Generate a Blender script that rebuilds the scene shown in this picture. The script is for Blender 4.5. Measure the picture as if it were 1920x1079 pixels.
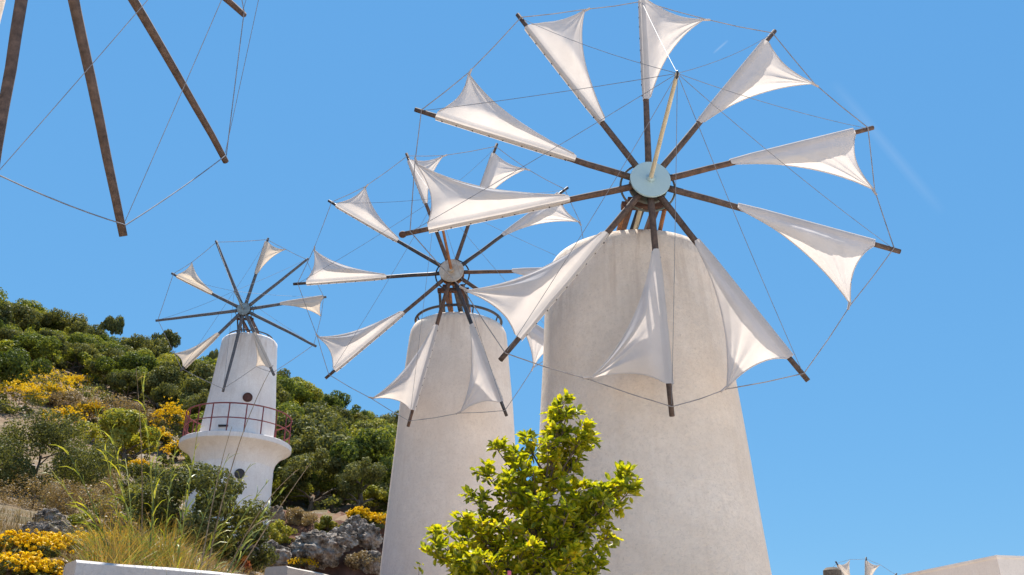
import bpy, bmesh, math, random
import numpy as np
from mathutils import Vector, Matrix, noise

random.seed(7)
rng = np.random.default_rng(7)
S = bpy.context.scene
COL = S.collection
for o in list(bpy.data.objects):
    bpy.data.objects.remove(o)

# ------------------------------------------------------------------ camera
F, PIT, CZ = 1662.85, math.radians(25.018), 1.6
cam = bpy.data.cameras.new('camera')
cam.sensor_width = 36.0
cam.lens = F / 1920 * 36.0
cam.clip_start, cam.clip_end = 0.05, 6000
camo = bpy.data.objects.new('camera', cam)
COL.objects.link(camo)
camo.location = (0, 0, CZ)
camo.rotation_euler = (math.pi / 2 + PIT, 0, 0)
S.camera = camo

# ------------------------------------------------------------------ sky and sun
SUN_EL, SUN_AZ = 68.0, -12.0          # azimuth measured from +Y (behind the mills) towards +X
world = bpy.data.worlds.new('World')
S.world = world
world.use_nodes = True
wn = world.node_tree
wn.nodes.clear()
w_out = wn.nodes.new('ShaderNodeOutputWorld')
w_bg = wn.nodes.new('ShaderNodeBackground')
w_sky = wn.nodes.new('ShaderNodeTexSky')
w_sky.sky_type = 'NISHITA'
w_sky.sun_disc = False
w_sky.sun_elevation = math.radians(SUN_EL)
w_sky.sun_rotation = math.radians(SUN_AZ)
w_sky.altitude = 900
w_sky.air_density = 1.0
w_sky.dust_density = 0.0
w_sky.ozone_density = 8.0
w_bg.inputs['Strength'].default_value = 0.1
# soft camera-like response: each channel of the sky follows a gentle power curve
w_sep = wn.nodes.new('ShaderNodeSeparateColor')
w_com = wn.nodes.new('ShaderNodeCombineColor')
wn.links.new(w_sky.outputs[0], w_sep.inputs[0])
for ch, (p_, k_) in enumerate(((0.52, 0.665), (0.34, 1.53), (0.19, 2.92))):
    q_ = wn.nodes.new('ShaderNodeMath')
    q_.operation = 'POWER'
    q_.inputs[1].default_value = p_
    wn.links.new(w_sep.outputs[ch], q_.inputs[0])
    q2_ = wn.nodes.new('ShaderNodeMath')
    q2_.operation = 'MULTIPLY'
    q2_.inputs[1].default_value = k_
    wn.links.new(q_.outputs[0], q2_.inputs[0])
    wn.links.new(q2_.outputs[0], w_com.inputs[ch])


def w_math(op, a, b=None, clamp=False):
    q = wn.nodes.new('ShaderNodeMath')
    q.operation = op
    q.use_clamp = clamp
    for i, x in enumerate((a, b)):
        if x is None:
            continue
        if hasattr(x, 'links'):
            wn.links.new(x, q.inputs[i])
        else:
            q.inputs[i].default_value = x
    return q.outputs[0]


def contrail(col, d1, d2, width, fade):
    """a thin old vapour trail between two directions of the sky"""
    d1, d2 = d1.normalized(), d2.normalized()
    nrm, mid = d1.cross(d2).normalized(), (d1 + d2).normalized()
    tc = wn.nodes.new('ShaderNodeTexCoord')
    def dot(v):
        q = wn.nodes.new('ShaderNodeVectorMath')
        q.operation = 'DOT_PRODUCT'
        wn.links.new(tc.outputs['Generated'], q.inputs[0])
        q.inputs[1].default_value = v
        return q.outputs['Value']
    side = w_math('SUBTRACT', 1.0, w_math('DIVIDE', w_math('ABSOLUTE', dot(nrm)), width), True)
    ch_ = math.cos(d1.angle(d2) / 2)
    along = w_math('DIVIDE', w_math('SUBTRACT', dot(mid), ch_), 1 - ch_, True)
    f_ = w_math('MULTIPLY', w_math('MULTIPLY', side, w_math('POWER', along, 0.7)), fade)
    mx_ = wn.nodes.new('ShaderNodeMixRGB')
    wn.links.new(f_, mx_.inputs[0])
    wn.links.new(col, mx_.inputs[1])
    mx_.inputs[2].default_value = (4.6, 4.8, 5.0, 1)
    return mx_.outputs[0]


w_col = contrail(w_com.outputs[0], Vector((0.361, 0.809, 0.635)), Vector((0.487, 0.872, 0.499)), 0.0070, 0.065)
w_col = contrail(w_col, Vector((0.226, 0.792, 0.660)), Vector((0.243, 0.785, 0.673)), 0.0016, 0.16)
wn.links.new(w_col, w_bg.inputs['Color'])
wn.links.new(w_bg.outputs[0], w_out.inputs['Surface'])

sun = bpy.data.lights.new('sun', 'SUN')
sun.energy = 5.0
sun.angle = math.radians(0.5)
sun.color = (1.0, 0.95, 0.87)
suno = bpy.data.objects.new('sun', sun)
COL.objects.link(suno)
suno.location = (8, 20, 40)
suno.rotation_euler = Vector((
    -math.sin(math.radians(SUN_AZ)) * math.cos(math.radians(SUN_EL)),
    -math.cos(math.radians(SUN_AZ)) * math.cos(math.radians(SUN_EL)),
    -math.sin(math.radians(SUN_EL)))).to_track_quat('-Z', 'Y').to_euler()

S.view_settings.view_transform = 'Standard'
S.view_settings.look = 'None'
S.view_settings.gamma = 1.0
S.view_settings.use_curve_mapping = False
S.view_settings.exposure = 1.06


# ------------------------------------------------------------------ materials
def new_mat(name):
    m = bpy.data.materials.new(name)
    m.use_nodes = True
    nt = m.node_tree
    nt.nodes.clear()
    out = nt.nodes.new('ShaderNodeOutputMaterial')
    return m, nt, out


def N(nt, typ, **kw):
    n = nt.nodes.new(typ)
    for k, v in kw.items():
        if k in n.inputs:
            n.inputs[k].default_value = v
        else:
            setattr(n, k, v)
    return n


def ramp(nt, src, stops):
    r = nt.nodes.new('ShaderNodeValToRGB')
    e = r.color_ramp.elements
    while len(e) < len(stops):
        e.new(0.5)
    for i, (p, c) in enumerate(stops):
        e[i].position = p
        e[i].color = (*c, 1)
    nt.links.new(src, r.inputs[0])
    return r.outputs[0]


def mapped(nt, scale=(1, 1, 1), coord='Object'):
    tc = nt.nodes.new('ShaderNodeTexCoord')
    mp = nt.nodes.new('ShaderNodeMapping')
    mp.inputs['Scale'].default_value = scale
    nt.links.new(tc.outputs[coord], mp.inputs[0])
    return mp.outputs[0]


def noise_t(nt, vec, scale, detail=4, rough=0.6):
    n = N(nt, 'ShaderNodeTexNoise', Scale=scale, Detail=detail, Roughness=rough)
    nt.links.new(vec, n.inputs['Vector'])
    return n.outputs['Fac']


def mixc(nt, fac, a, b, mode='MIX'):
    m = nt.nodes.new('ShaderNodeMixRGB')
    m.blend_type = mode
    for i, v in ((0, fac), (1, a), (2, b)):
        if hasattr(v, 'links'):
            nt.links.new(v, m.inputs[i])
        elif i == 0:
            m.inputs[0].default_value = v
        else:
            m.inputs[i].default_value = (*v, 1)
    return m.outputs[0]


def bump(nt, h, strength, dist=0.02, prev=None):
    b = N(nt, 'ShaderNodeBump', Strength=strength, Distance=dist)
    nt.links.new(h, b.inputs['Height'])
    if prev is not None:
        nt.links.new(prev, b.inputs['Normal'])
    return b.outputs[0]


def principled(nt, out, col, rough=0.8, normal=None, metallic=0.0, spec=0.3):
    p = nt.nodes.new('ShaderNodeBsdfPrincipled')
    if hasattr(col, 'links'):
        nt.links.new(col, p.inputs['Base Color'])
    else:
        p.inputs['Base Color'].default_value = (*col, 1)
    p.inputs['Roughness'].default_value = rough
    p.inputs['Metallic'].default_value = metallic
    p.inputs['Specular IOR Level'].default_value = spec
    if normal is not None:
        nt.links.new(normal, p.inputs['Normal'])
    nt.links.new(p.outputs[0], out.inputs['Surface'])
    return p


def stucco(name, base, dark, grain=45, bump_s=0.55, streak=0.5, ztop=None):
    m, nt, out = new_mat(name)
    v = mapped(nt)
    big = noise_t(nt, v, 0.9, 5, 0.65)
    col = mixc(nt, ramp(nt, big, [(0.36, (0, 0, 0)), (0.66, (1, 1, 1))]), dark, base)
    vs = mapped(nt, (3.2, 3.2, 0.22))
    st = noise_t(nt, vs, 1.7, 5, 0.7)
    stf = ramp(nt, st, [(0.52, (0, 0, 0)), (0.74, (streak, streak, streak))])
    col = mixc(nt, stf, col, tuple(c * k for c, k in zip(dark, (0.82, 0.76, 0.7))))
    if ztop:
        # rain-washed grime running down from the tower head
        sp_ = nt.nodes.new('ShaderNodeSeparateXYZ')
        nt.links.new(mapped(nt), sp_.inputs[0])
        mr = N(nt, 'ShaderNodeMapRange')
        nt.links.new(sp_.outputs[2], mr.inputs[0])
        for k_, x_ in ((1, ztop - 1.5), (2, ztop), (3, 0.0), (4, 1.0)):
            mr.inputs[k_].default_value = x_
        run = ramp(nt, noise_t(nt, mapped(nt, (5.5, 5.5, 0.35)), 1.3, 5, 0.65), [(0.50, (0, 0, 0)), (0.66, (0.85, 0.85, 0.85))])
        col = mixc(nt, mixc(nt, 1.0, mr.outputs[0], run, 'MULTIPLY'), col, tuple(c * k for c, k in zip(dark, (0.62, 0.52, 0.46))))
    mid = noise_t(nt, v, 5.5, 6, 0.75)
    col = mixc(nt, ramp(nt, mid, [(0.40, (0.35, 0.35, 0.35)), (0.60, (0, 0, 0))]), col, tuple(c * k for c, k in zip(dark, (0.93, 0.92, 0.92))))
    gr = noise_t(nt, v, 22, 4, 0.8)
    col = mixc(nt, ramp(nt, gr, [(0.34, (0.35, 0.35, 0.35)), (0.5, (0, 0, 0))]), col, tuple(c * 0.82 for c in dark))
    spk = noise_t(nt, v, 34, 3, 0.7)
    spf = ramp(nt, spk, [(0.30, (0.45, 0.45, 0.45)), (0.40, (0, 0, 0))])
    col = mixc(nt, spf, col, tuple(c * 0.7 for c in dark))
    fine = noise_t(nt, v, grain, 5, 0.7)
    lump = noise_t(nt, v, grain / 5, 3, 0.6)
    n = bump(nt, lump, bump_s * 0.5, 0.03)
    n = bump(nt, fine, bump_s, 0.012, n)
    principled(nt, out, col, 0.92, n, spec=0.15)
    return m


def wood(name, a, b, coord_scale=(14, 14, 14)):
    m, nt, out = new_mat(name)
    v = mapped(nt, coord_scale)
    n1 = noise_t(nt, v, 1.0, 6, 0.7)
    col = ramp(nt, n1, [(0.3, a), (0.7, b)])
    f = noise_t(nt, v, 6, 3, 0.6)
    principled(nt, out, col, 0.78, bump(nt, f, 0.4, 0.004), spec=0.2)
    return m


def metal(name, a, b, rough=0.55, scale=9):
    m, nt, out = new_mat(name)
    v = mapped(nt)
    n1 = noise_t(nt, v, scale, 5, 0.7)
    col = ramp(nt, n1, [(0.42, a), (0.66, b)])
    principled(nt, out, col, rough, bump(nt, n1, 0.15, 0.004), spec=0.4)
    return m


def plain(name, c, rough=0.7, var=0.25, scale=8.0):
    m, nt, out = new_mat(name)
    n1 = noise_t(nt, mapped(nt), scale, 4)
    col = ramp(nt, n1, [(0.35, tuple(x * (1 - var) for x in c)), (0.65, tuple(min(1, x * (1 + var)) for x in c))])
    principled(nt, out, col, rough)
    return m


def cloth(name, c, t, fac=0.42):
    m, nt, out = new_mat(name)
    v = mapped(nt)
    n1 = noise_t(nt, v, 2.2, 5, 0.65)
    k = ramp(nt, n1, [(0.3, tuple(x * 0.88 for x in c)), (0.7, c)])
    k2 = ramp(nt, n1, [(0.3, tuple(x * 0.85 for x in t)), (0.7, t)])
    vw = mapped(nt, (260, 260, 260))
    wv = N(nt, 'ShaderNodeTexNoise', Scale=1.0, Detail=2)
    nt.links.new(vw, wv.inputs['Vector'])
    nb = bump(nt, wv.outputs['Fac'], 0.15, 0.003, bump(nt, noise_t(nt, v, 7, 3), 0.25, 0.02))
    d = nt.nodes.new('ShaderNodeBsdfDiffuse')
    tr = nt.nodes.new('ShaderNodeBsdfTranslucent')
    for s_, kk in ((d, k), (tr, k2)):
        nt.links.new(kk, s_.inputs['Color'])
        nt.links.new(nb, s_.inputs['Normal'])
    mx = nt.nodes.new('ShaderNodeMixShader')
    mx.inputs[0].default_value = fac
    nt.links.new(d.outputs[0], mx.inputs[1])
    nt.links.new(tr.outputs[0], mx.inputs[2])
    nt.links.new(mx.outputs[0], out.inputs['Surface'])
    return m


def leafmat(name, stops, scale=1.4, trans=0.4, rnd=0.5, gloss=0.06):
    """foliage: hue from a noise in the plant and from the plant's own random number"""
    m, nt, out = new_mat(name)
    v = mapped(nt)
    n1 = noise_t(nt, v, scale, 3, 0.6)
    n2 = noise_t(nt, v, scale * 12, 1, 0.5)
    oi = nt.nodes.new('ShaderNodeObjectInfo')
    def math_(op, a, b):
        q = nt.nodes.new('ShaderNodeMath')
        q.operation = op
        for i, x in enumerate((a, b)):
            if hasattr(x, 'links'):
                nt.links.new(x, q.inputs[i])
            else:
                q.inputs[i].default_value = x
        return q.outputs[0]
    s1 = math_('MULTIPLY', math_('SUBTRACT', oi.outputs['Random'], 0.5), rnd)
    s2 = math_('MULTIPLY', math_('SUBTRACT', n2, 0.5), 1.5)
    s3 = math_('ADD', math_('ADD', n1, s1), s2)
    col = ramp(nt, s3, stops)
    d = nt.nodes.new('ShaderNodeBsdfDiffuse')
    tr = nt.nodes.new('ShaderNodeBsdfTranslucent')
    nt.links.new(col, d.inputs['Color'])
    ty = mixc(nt, 1.0, col, (1.5, 1.35, 0.5), 'MULTIPLY')
    nt.links.new(ty, tr.inputs['Color'])
    mx = nt.nodes.new('ShaderNodeMixShader')
    mx.inputs[0].default_value = trans
    nt.links.new(d.outputs[0], mx.inputs[1])
    nt.links.new(tr.outputs[0], mx.inputs[2])
    g = N(nt, 'ShaderNodeBsdfGlossy', Roughness=0.42)
    g.inputs['Color'].default_value = (0.9, 0.9, 0.85, 1)
    m2 = nt.nodes.new('ShaderNodeMixShader')
    m2.inputs[0].default_value = gloss
    nt.links.new(mx.outputs[0], m2.inputs[1])
    nt.links.new(g.outputs[0], m2.inputs[2])
    nt.links.new(m2.outputs[0], out.inputs['Surface'])
    return m


M = {}
M['stucco1'] = stucco('rough_plaster', (0.86, 0.75, 0.635), (0.74, 0.625, 0.51), 38, 1.0, 0.28, 7.1)
M['stucco2'] = stucco('smooth_plaster', (0.87, 0.755, 0.64), (0.77, 0.645, 0.53), 52, 0.6, 0.25, 8.45)
M['white'] = stucco('white_paint', (0.84, 0.805, 0.77), (0.72, 0.67, 0.63), 50, 0.3, 0.6, 7.4)
M['building'] = stucco('building_paint', (0.85, 0.77, 0.69), (0.76, 0.68, 0.60), 50, 0.25, 0.3)
M['spar'] = wood('weathered_timber', (0.045, 0.034, 0.030), (0.15, 0.105, 0.085))
M['spar_red'] = wood('red_brown_timber', (0.05, 0.032, 0.025), (0.17, 0.105, 0.075))
M['spar_grey'] = wood('grey_timber', (0.055, 0.062, 0.075), (0.14, 0.145, 0.16))
M['iron'] = metal('dark_iron', (0.025, 0.027, 0.034), (0.07, 0.05, 0.042))
M['ring1'] = metal('grey_green_iron', (0.10, 0.14, 0.13), (0.13, 0.09, 0.07))
M['rust'] = metal('rusty_iron', (0.30, 0.135, 0.055), (0.15, 0.065, 0.035), 0.8)
M['rustdark'] = metal('dark_rust', (0.10, 0.045, 0.030), (0.05, 0.028, 0.022), 0.8)
M['blue'] = metal('pale_blue_paint', (0.33, 0.47, 0.52), (0.36, 0.50, 0.545), 0.5, 5)
M['hubold'] = metal('worn_hub_paint', (0.42, 0.40, 0.36), (0.30, 0.22, 0.15), 0.7, 7)
M['hubgrey'] = metal('grey_blue_hub', (0.20, 0.27, 0.30), (0.12, 0.14, 0.15), 0.6, 7)
M['pole'] = plain('cream_pole_paint', (0.52, 0.475, 0.36), 0.6, 0.12)
M['railred'] = metal('red_rail_paint', (0.23, 0.045, 0.045), (0.15, 0.05, 0.045), 0.6)
M['sail'] = cloth('sail_cloth', (0.70, 0.675, 0.665), (0.76, 0.68, 0.62), 0.38)
M['sail_old'] = cloth('aged_sail_cloth', (0.72, 0.665, 0.60), (0.74, 0.60, 0.46), 0.42)
M['rope'] = plain('rope_fibre', (0.26, 0.24, 0.235), 0.9)
M['ropelight'] = plain('pale_rope_fibre', (0.42, 0.37, 0.34), 0.9)
M['wire'] = plain('steel_wire', (0.17, 0.18, 0.21), 0.6)
M['tack'] = plain('tack_iron', (0.05, 0.04, 0.04), 0.6)
M['bark'] = wood('bark', (0.07, 0.05, 0.035), (0.19, 0.15, 0.11), (9, 9, 9))
M['wall'] = stucco('grey_concrete', (0.60, 0.575, 0.56), (0.47, 0.45, 0.44), 35, 0.5, 0.4)
M['wallbeige'] = stucco('beige_concrete', (0.56, 0.50, 0.45), (0.45, 0.40, 0.35), 35, 0.5, 0.3)
M['glass'] = plain('dark_window', (0.035, 0.028, 0.025), 0.25)
M['winbrown'] = plain('brown_shutter', (0.085, 0.035, 0.026), 0.6)
M['hillleaf'] = leafmat('hill_foliage', [(0.06, (0.055, 0.078, 0.022)), (0.36, (0.12, 0.155, 0.032)), (0.62, (0.205, 0.23, 0.042)), (0.92, (0.30, 0.28, 0.055))], 0.9, 0.38, 0.85, 0.01)
M['darkleaf'] = leafmat('dark_foliage', [(0.12, (0.055, 0.066, 0.028)), (0.5, (0.12, 0.13, 0.046)), (0.9, (0.21, 0.205, 0.08))], 0.9, 0.34, 0.4, 0.01)
M['treeleaf'] = leafmat('bright_leaf', [(0.06, (0.07, 0.11, 0.010)), (0.34, (0.225, 0.265, 0.012)), (0.62, (0.40, 0.39, 0.014)), (0.98, (0.58, 0.38, 0.02))], 3.0, 0.5, 0.3, 0.03)
M['broom'] = leafmat('broom_flower', [(0.15, (0.55, 0.36, 0.006)), (0.6, (0.70, 0.49, 0.008)), (0.95, (0.78, 0.60, 0.03))], 3.0, 0.3, 0.2, 0.02)
M['broomgreen'] = leafmat('broom_green', [(0.2, (0.05, 0.06, 0.02)), (0.7, (0.11, 0.12, 0.035))], 2.0, 0.25, 0.3, 0.02)
M['yellowgreen'] = leafmat('yellow_green_leaf', [(0.2, (0.09, 0.11, 0.01)), (0.7, (0.24, 0.22, 0.015))], 2.0, 0.35, 0.3, 0.03)
M['dryleaf'] = leafmat('dry_twig', [(0.15, (0.12, 0.085, 0.05)), (0.55, (0.24, 0.17, 0.095)), (0.9, (0.32, 0.24, 0.13))], 1.4, 0.25, 0.35, 0.02)
M['drygrass'] = leafmat('dry_grass', [(0.10, (0.09, 0.13, 0.03)), (0.38, (0.17, 0.19, 0.05)), (0.55, (0.30, 0.16, 0.045)), (0.72, (0.20, 0.18, 0.07)), (0.95, (0.36, 0.24, 0.13))], 2.2, 0.35, 0.0, 0.03)
M['stalk'] = leafmat('green_stalk', [(0.2, (0.10, 0.15, 0.03)), (0.55, (0.26, 0.29, 0.03)), (0.9, (0.42, 0.40, 0.05))], 2.0, 0.35, 0.5, 0.05)
M['redplant'] = leafmat('red_dry_leaf', [(0.2, (0.35, 0.07, 0.02)), (0.8, (0.55, 0.16, 0.05))], 3.0, 0.3, 0.2, 0.02)
M['pink'] = plain('pink_paint', (0.45, 0.10, 0.16), 0.5)
M['stalkdry'] = leafmat('dry_stalk', [(0.2, (0.20, 0.14, 0.08)), (0.8, (0.40, 0.31, 0.20))], 2.0, 0.3, 0.4, 0.03)


def rockmat():
    m, nt, out = new_mat('limestone')
    v = mapped(nt)
    n1 = noise_t(nt, v, 3.0, 6, 0.7)
    col = ramp(nt, n1, [(0.38, (0.06, 0.048, 0.038)), (0.48, (0.25, 0.205, 0.165)), (0.60, (0.58, 0.50, 0.42))])
    n2 = noise_t(nt, v, 1.1, 3)
    col = mixc(nt, ramp(nt, n2, [(0.55, (0, 0, 0)), (0.7, (0.6, 0.6, 0.6))]), col, (0.22, 0.12, 0.075))
    nn = bump(nt, noise_t(nt, v, 6, 8, 0.8), 1.0, 0.15)
    principled(nt, out, col, 0.92, nn, spec=0.15)
    return m


M['rock'] = rockmat()


def soilmat():
    m, nt, out = new_mat('dry_hillside')
    v = mapped(nt)
    n1 = noise_t(nt, v, 0.35, 6, 0.7)
    col = ramp(nt, n1, [(0.3, (0.085, 0.075, 0.035)), (0.5, (0.19, 0.135, 0.08)), (0.7, (0.30, 0.22, 0.15))])
    n2 = noise_t(nt, v, 1.7, 6, 0.7)
    col = mixc(nt, ramp(nt, n2, [(0.56, (0, 0, 0)), (0.64, (1, 1, 1))]), col, (0.30, 0.28, 0.26))
    # steep cut earth is red
    geo = nt.nodes.new('ShaderNodeNewGeometry')
    sx = nt.nodes.new('ShaderNodeSeparateXYZ')
    nt.links.new(geo.outputs['True Normal'], sx.inputs[0])
    red = ramp(nt, noise_t(nt, v, 1.3, 5), [(0.35, (0.075, 0.036, 0.024)), (0.65, (0.20, 0.10, 0.065))])
    col = mixc(nt, ramp(nt, sx.outputs[2], [(0.80, (1, 1, 1)), (0.92, (0, 0, 0))]), col, red)
    nn = bump(nt, noise_t(nt, v, 5, 7, 0.75), 0.9, 0.12)
    principled(nt, out, col, 0.95, nn, spec=0.1)
    return m


M['soil'] = soilmat()


def pavemat():
    m, nt, out = new_mat('pale_paving')
    v = mapped(nt)
    col = ramp(nt, noise_t(nt, v, 0.8, 6, 0.7), [(0.3, (0.45, 0.37, 0.29)), (0.7, (0.62, 0.52, 0.42))])
    principled(nt, out, col, 0.9, bump(nt, noise_t(nt, v, 30, 5), 0.5, 0.01), spec=0.2)
    return m


M['pave'] = pavemat()


# ------------------------------------------------------------------ mesh helpers
class MB:
    def __init__(s):
        s.v, s.f, s.sm = [], [], True

    def grid(s, rows, closed=False, caps=False):
        b = len(s.v)
        n = len(rows[0])
        for r in rows:
            s.v += [tuple(p) for p in r]
        for i in range(len(rows) - 1):
            for j in range(n if closed else n - 1):
                k = (j + 1) % n
                s.f.append((b + i * n + j, b + i * n + k, b + (i + 1) * n + k, b + (i + 1) * n + j))
        if caps:
            s.f.append(tuple(b + j for j in range(n))[::-1])
            s.f.append(tuple(b + (len(rows) - 1) * n + j for j in range(n)))
        return s

    def tube(s, path, rad, n=8, square=False):
        path = [Vector(p) for p in path]
        if not hasattr(rad, '__len__'):
            rad = [rad] * len(path)
        rows = []
        up = Vector((0.03, 0.02, 1)).normalized()
        for i, p in enumerate(path):
            t = (path[min(i + 1, len(path) - 1)] - path[max(i - 1, 0)]).normalized()
            if abs(t.dot(up)) > 0.97:
                up = Vector((1, 0.02, 0.03)).normalized()
            a = t.cross(up).normalized()
            c = a.cross(t).normalized()
            off = math.pi / 4 if square else 0
            m_ = math.sqrt(2) if square else 1
            rows.append([p + (a * math.cos(2 * math.pi * k / n + off) + c * math.sin(2 * math.pi * k / n + off)) * rad[i] * m_ for k in range(n)])
        return s.grid(rows, True, True)

    def box(s, c, ax, ay, az):
        c, ax, ay, az = map(Vector, (c, ax, ay, az))
        b = len(s.v)
        for k in (-1, 1):
            for j in (-1, 1):
                for i in (-1, 1):
                    s.v.append(tuple(c + ax * i + ay * j + az * k))
        for q in ((0, 2, 3, 1), (4, 5, 7, 6), (0, 1, 5, 4), (2, 6, 7, 3), (0, 4, 6, 2), (1, 3, 7, 5)):
            s.f.append(tuple(b + i for i in q))
        return s

    def lathe(s, c, prof, n=48, ax=(0, 0, 1), caps=True):
        c, ax = Vector(c), Vector(ax).normalized()
        a = ax.orthogonal().normalized()
        d = ax.cross(a)
        rows = [[c + ax * h + (a * math.cos(2 * math.pi * k / n) + d * math.sin(2 * math.pi * k / n)) * r for k in range(n)] for r, h in prof]
        return s.grid(rows, True, caps)

    def ring(s, c, R, r, ax=(0, 0, 1), n=48, m=8):
        c, ax = Vector(c), Vector(ax).normalized()
        a = ax.orthogonal().normalized()
        d = ax.cross(a)
        rows = []
        for k in range(n + 1):
            e = a * math.cos(2 * math.pi * k / n) + d * math.sin(2 * math.pi * k / n)
            rows.append([c + e * (R + r * math.cos(2 * math.pi * j / m)) + ax * r * math.sin(2 * math.pi * j / m) for j in range(m)])
        return s.grid(rows, True)

    def build(s, name, mat, parent=None, smooth=True, sharp=40, origin=None):
        o0 = Vector(origin) if origin is not None else (root_loc(parent) if parent else Vector((0, 0, 0)))
        me = bpy.data.meshes.new(name)
        me.from_pydata([tuple(Vector(v) - o0) for v in s.v], [], s.f)
        me.materials.append(mat)
        if smooth:
            me.polygons.foreach_set('use_smooth', [True] * len(me.polygons))
            if sharp:
                me.set_sharp_from_angle(angle=math.radians(sharp))
        me.update()
        o = bpy.data.objects.new(name, me)
        COL.objects.link(o)
        if parent:
            o.parent = parent
        elif origin is not None:
            o.location = o0
        return o


def root_loc(o):
    while o.parent:
        o = o.parent
    return o.location.copy()


def tag(o, label=None, cat=None, group=None, kind=None):
    for k, v in (('label', label), ('category', cat), ('group', group), ('kind', kind)):
        if v:
            o[k] = v
    return o


def thing(name, loc, label, cat, group=None):
    e = bpy.data.objects.new(name, None)
    e.empty_display_size = 0.3
    COL.objects.link(e)
    e.location = loc
    return tag(e, label, cat, group)


def np_obj(name, verts, quads, mat, parent=None, smooth=False):
    me = np_mesh(name, verts, quads, mat, smooth)
    o = bpy.data.objects.new(name, me)
    COL.objects.link(o)
    if parent:
        o.parent = parent
    return o


def np_mesh(name, verts, quads, mat, smooth=False):
    verts = np.asarray(verts, dtype=np.float32)
    quads = np.asarray(quads, dtype=np.int32)
    me = bpy.data.meshes.new(name)
    me.vertices.add(len(verts))
    me.vertices.foreach_set('co', verts.ravel())
    me.loops.add(quads.size)
    me.loops.foreach_set('vertex_index', quads.ravel())
    me.polygons.add(len(quads))
    me.polygons.foreach_set('loop_start', np.arange(0, quads.size, quads.shape[1], dtype=np.int32))
    me.polygons.foreach_set('loop_total', np.full(len(quads), quads.shape[1], dtype=np.int32))
    me.update(calc_edges=True)
    me.validate()
    me.materials.append(mat)
    if smooth:
        me.polygons.foreach_set('use_smooth', [True] * len(me.polygons))
    return me


# ------------------------------------------------------------------ measuring the place
CAM = Vector((0, 0, CZ))
CP, SP = math.cos(PIT), math.sin(PIT)


def ray(px, py):
    x, u = (px - 960) / F, (539.5 - py) / F
    return Vector((x, CP - SP * u, SP + CP * u))


def on_plane(px, py, c, n):
    d = ray(px, py)
    return CAM + d * ((Vector(c) - CAM).dot(n) / d.dot(n))


def at_y(px, py, Y):
    d = ray(px, py)
    return CAM + d * (Y / d.y)


# terrain height (relative to the eye) over bearing and distance
T_AZ = np.array([-180, -85, -46, -31, -26, -20, -15, -10, -7, 0, 6, 14, 22, 180.])
T_D = np.array([0, 5, 8, 12, 20, 28, 31, 34, 45, 60, 80, 110, 150, 220, 400, 900.])
T_Z = np.array([
    [-1.8] * 16,
    [-1.8, -1.8, -1.8, -1.8, -1.0, 3.0, 4.4, 5.6, 9.0, 14.5, 23.5, 38, 55.5, 61, 55, 40],
    [-1.8, -1.8, -1.8, -.6, 2.4, 5.0, 5.6, 6.2, 9.5, 15, 24, 38, 55.5, 61, 55, 40],
    [-1.8, .2, .95, 1.75, 3.2, 4.9, 5.5, 6.2, 9.3, 15, 23.5, 37, 52.5, 56, 48, 30],
    [-1.8, .0, .9, 1.68, 3.1, 4.7, 5.3, 5.95, 9.05, 14.5, 23, 35, 47.4, 50, 44, 25],
    [-1.8, -.3, .85, 1.6, 3.0, 4.5, 5.1, 5.7, 8.8, 14, 22.5, 34, 46.0, 47, 40, 20],
    [-1.8, -1.2, .2, 1.2, 2.4, 3.5, 3.9, 6.1, 8.6, 13, 21, 32, 42.0, 42, 35, 15],
    [-1.8, -1.7, -1.2, .0, 1.3, 2.4, 2.9, 6.3, 8.7, 11.5, 18.5, 29, 39.5, 38, 28, 10],
    [-1.8, -1.7, -1.6, -1.0, .3, 1.9, 2.4, 5.7, 8.0, 10.5, 17, 27, 37, 35, 24, 8],
    [-1.8, -1.7, -1.7, -1.7, -1.5, -.8, -.3, .9, 3.5, 7, 12, 20, 27.5, 26, 16, 4],
    [-1.8, -1.8, -1.8, -1.8, -1.7, -1.5, -1.4, -1.2, 0, 3, 7, 12, 17, 15, 8, 0],
    [-1.8, -1.8, -1.8, -1.8, -1.8, -1.8, -1.8, -1.7, -1.6, -1, 0, 2.5, 4, 3, 0, -2],
    [-1.8] * 16,
    [-1.8] * 16])


def terrain(x, y):
    """absolute height of the ground"""
    az = math.degrees(math.atan2(x, y))
    d = math.hypot(x, y)
    i = min(max(int(np.searchsorted(T_AZ, az)) - 1, 0), len(T_AZ) - 2)
    j = min(max(int(np.searchsorted(T_D, d)) - 1, 0), len(T_D) - 2)
    a = (az - T_AZ[i]) / (T_AZ[i + 1] - T_AZ[i])
    b = min((d - T_D[j]) / (T_D[j + 1] - T_D[j]), 1.0)
    a = a * a * (3 - 2 * a) * 0.5 + a * 0.5
    z = (T_Z[i, j] * (1 - a) + T_Z[i + 1, j] * a) * (1 - b) + (T_Z[i, j + 1] * (1 - a) + T_Z[i + 1, j + 1] * a) * b
    k = min(max((z + 1.5) / 1.5, 0), 1)
    if k > 0:
        z += k * (0.012 * min(d, 90)) * noise.fractal(Vector((x * 0.09, y * 0.09, 3.1)), 0.9, 2.0, 4)
        if -16 < az < -4 and 26 < d < 40:
            z += 0.45 * noise.fractal(Vector((x * 0.55, y * 0.55, 1.7)), 0.8, 2.1, 5)
        z += k * 0.10 * noise.fractal(Vector((x * 0.7, y * 0.7, 8.1)), 0.9, 2.0, 3)
    return z + CZ


def on_ground(px, py, dmin=5.5, dmax=400):
    """first point of the ground along a sight line"""
    r = ray(px, py)
    r = r / math.hypot(r.x, r.y)
    d = dmin
    while d < dmax:
        p = CAM + r * d
        if p.z <= terrain(p.x, p.y):
            return Vector((p.x, p.y, terrain(p.x, p.y))), d
        d += max(0.05, d * 0.006)
    return None, None


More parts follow.
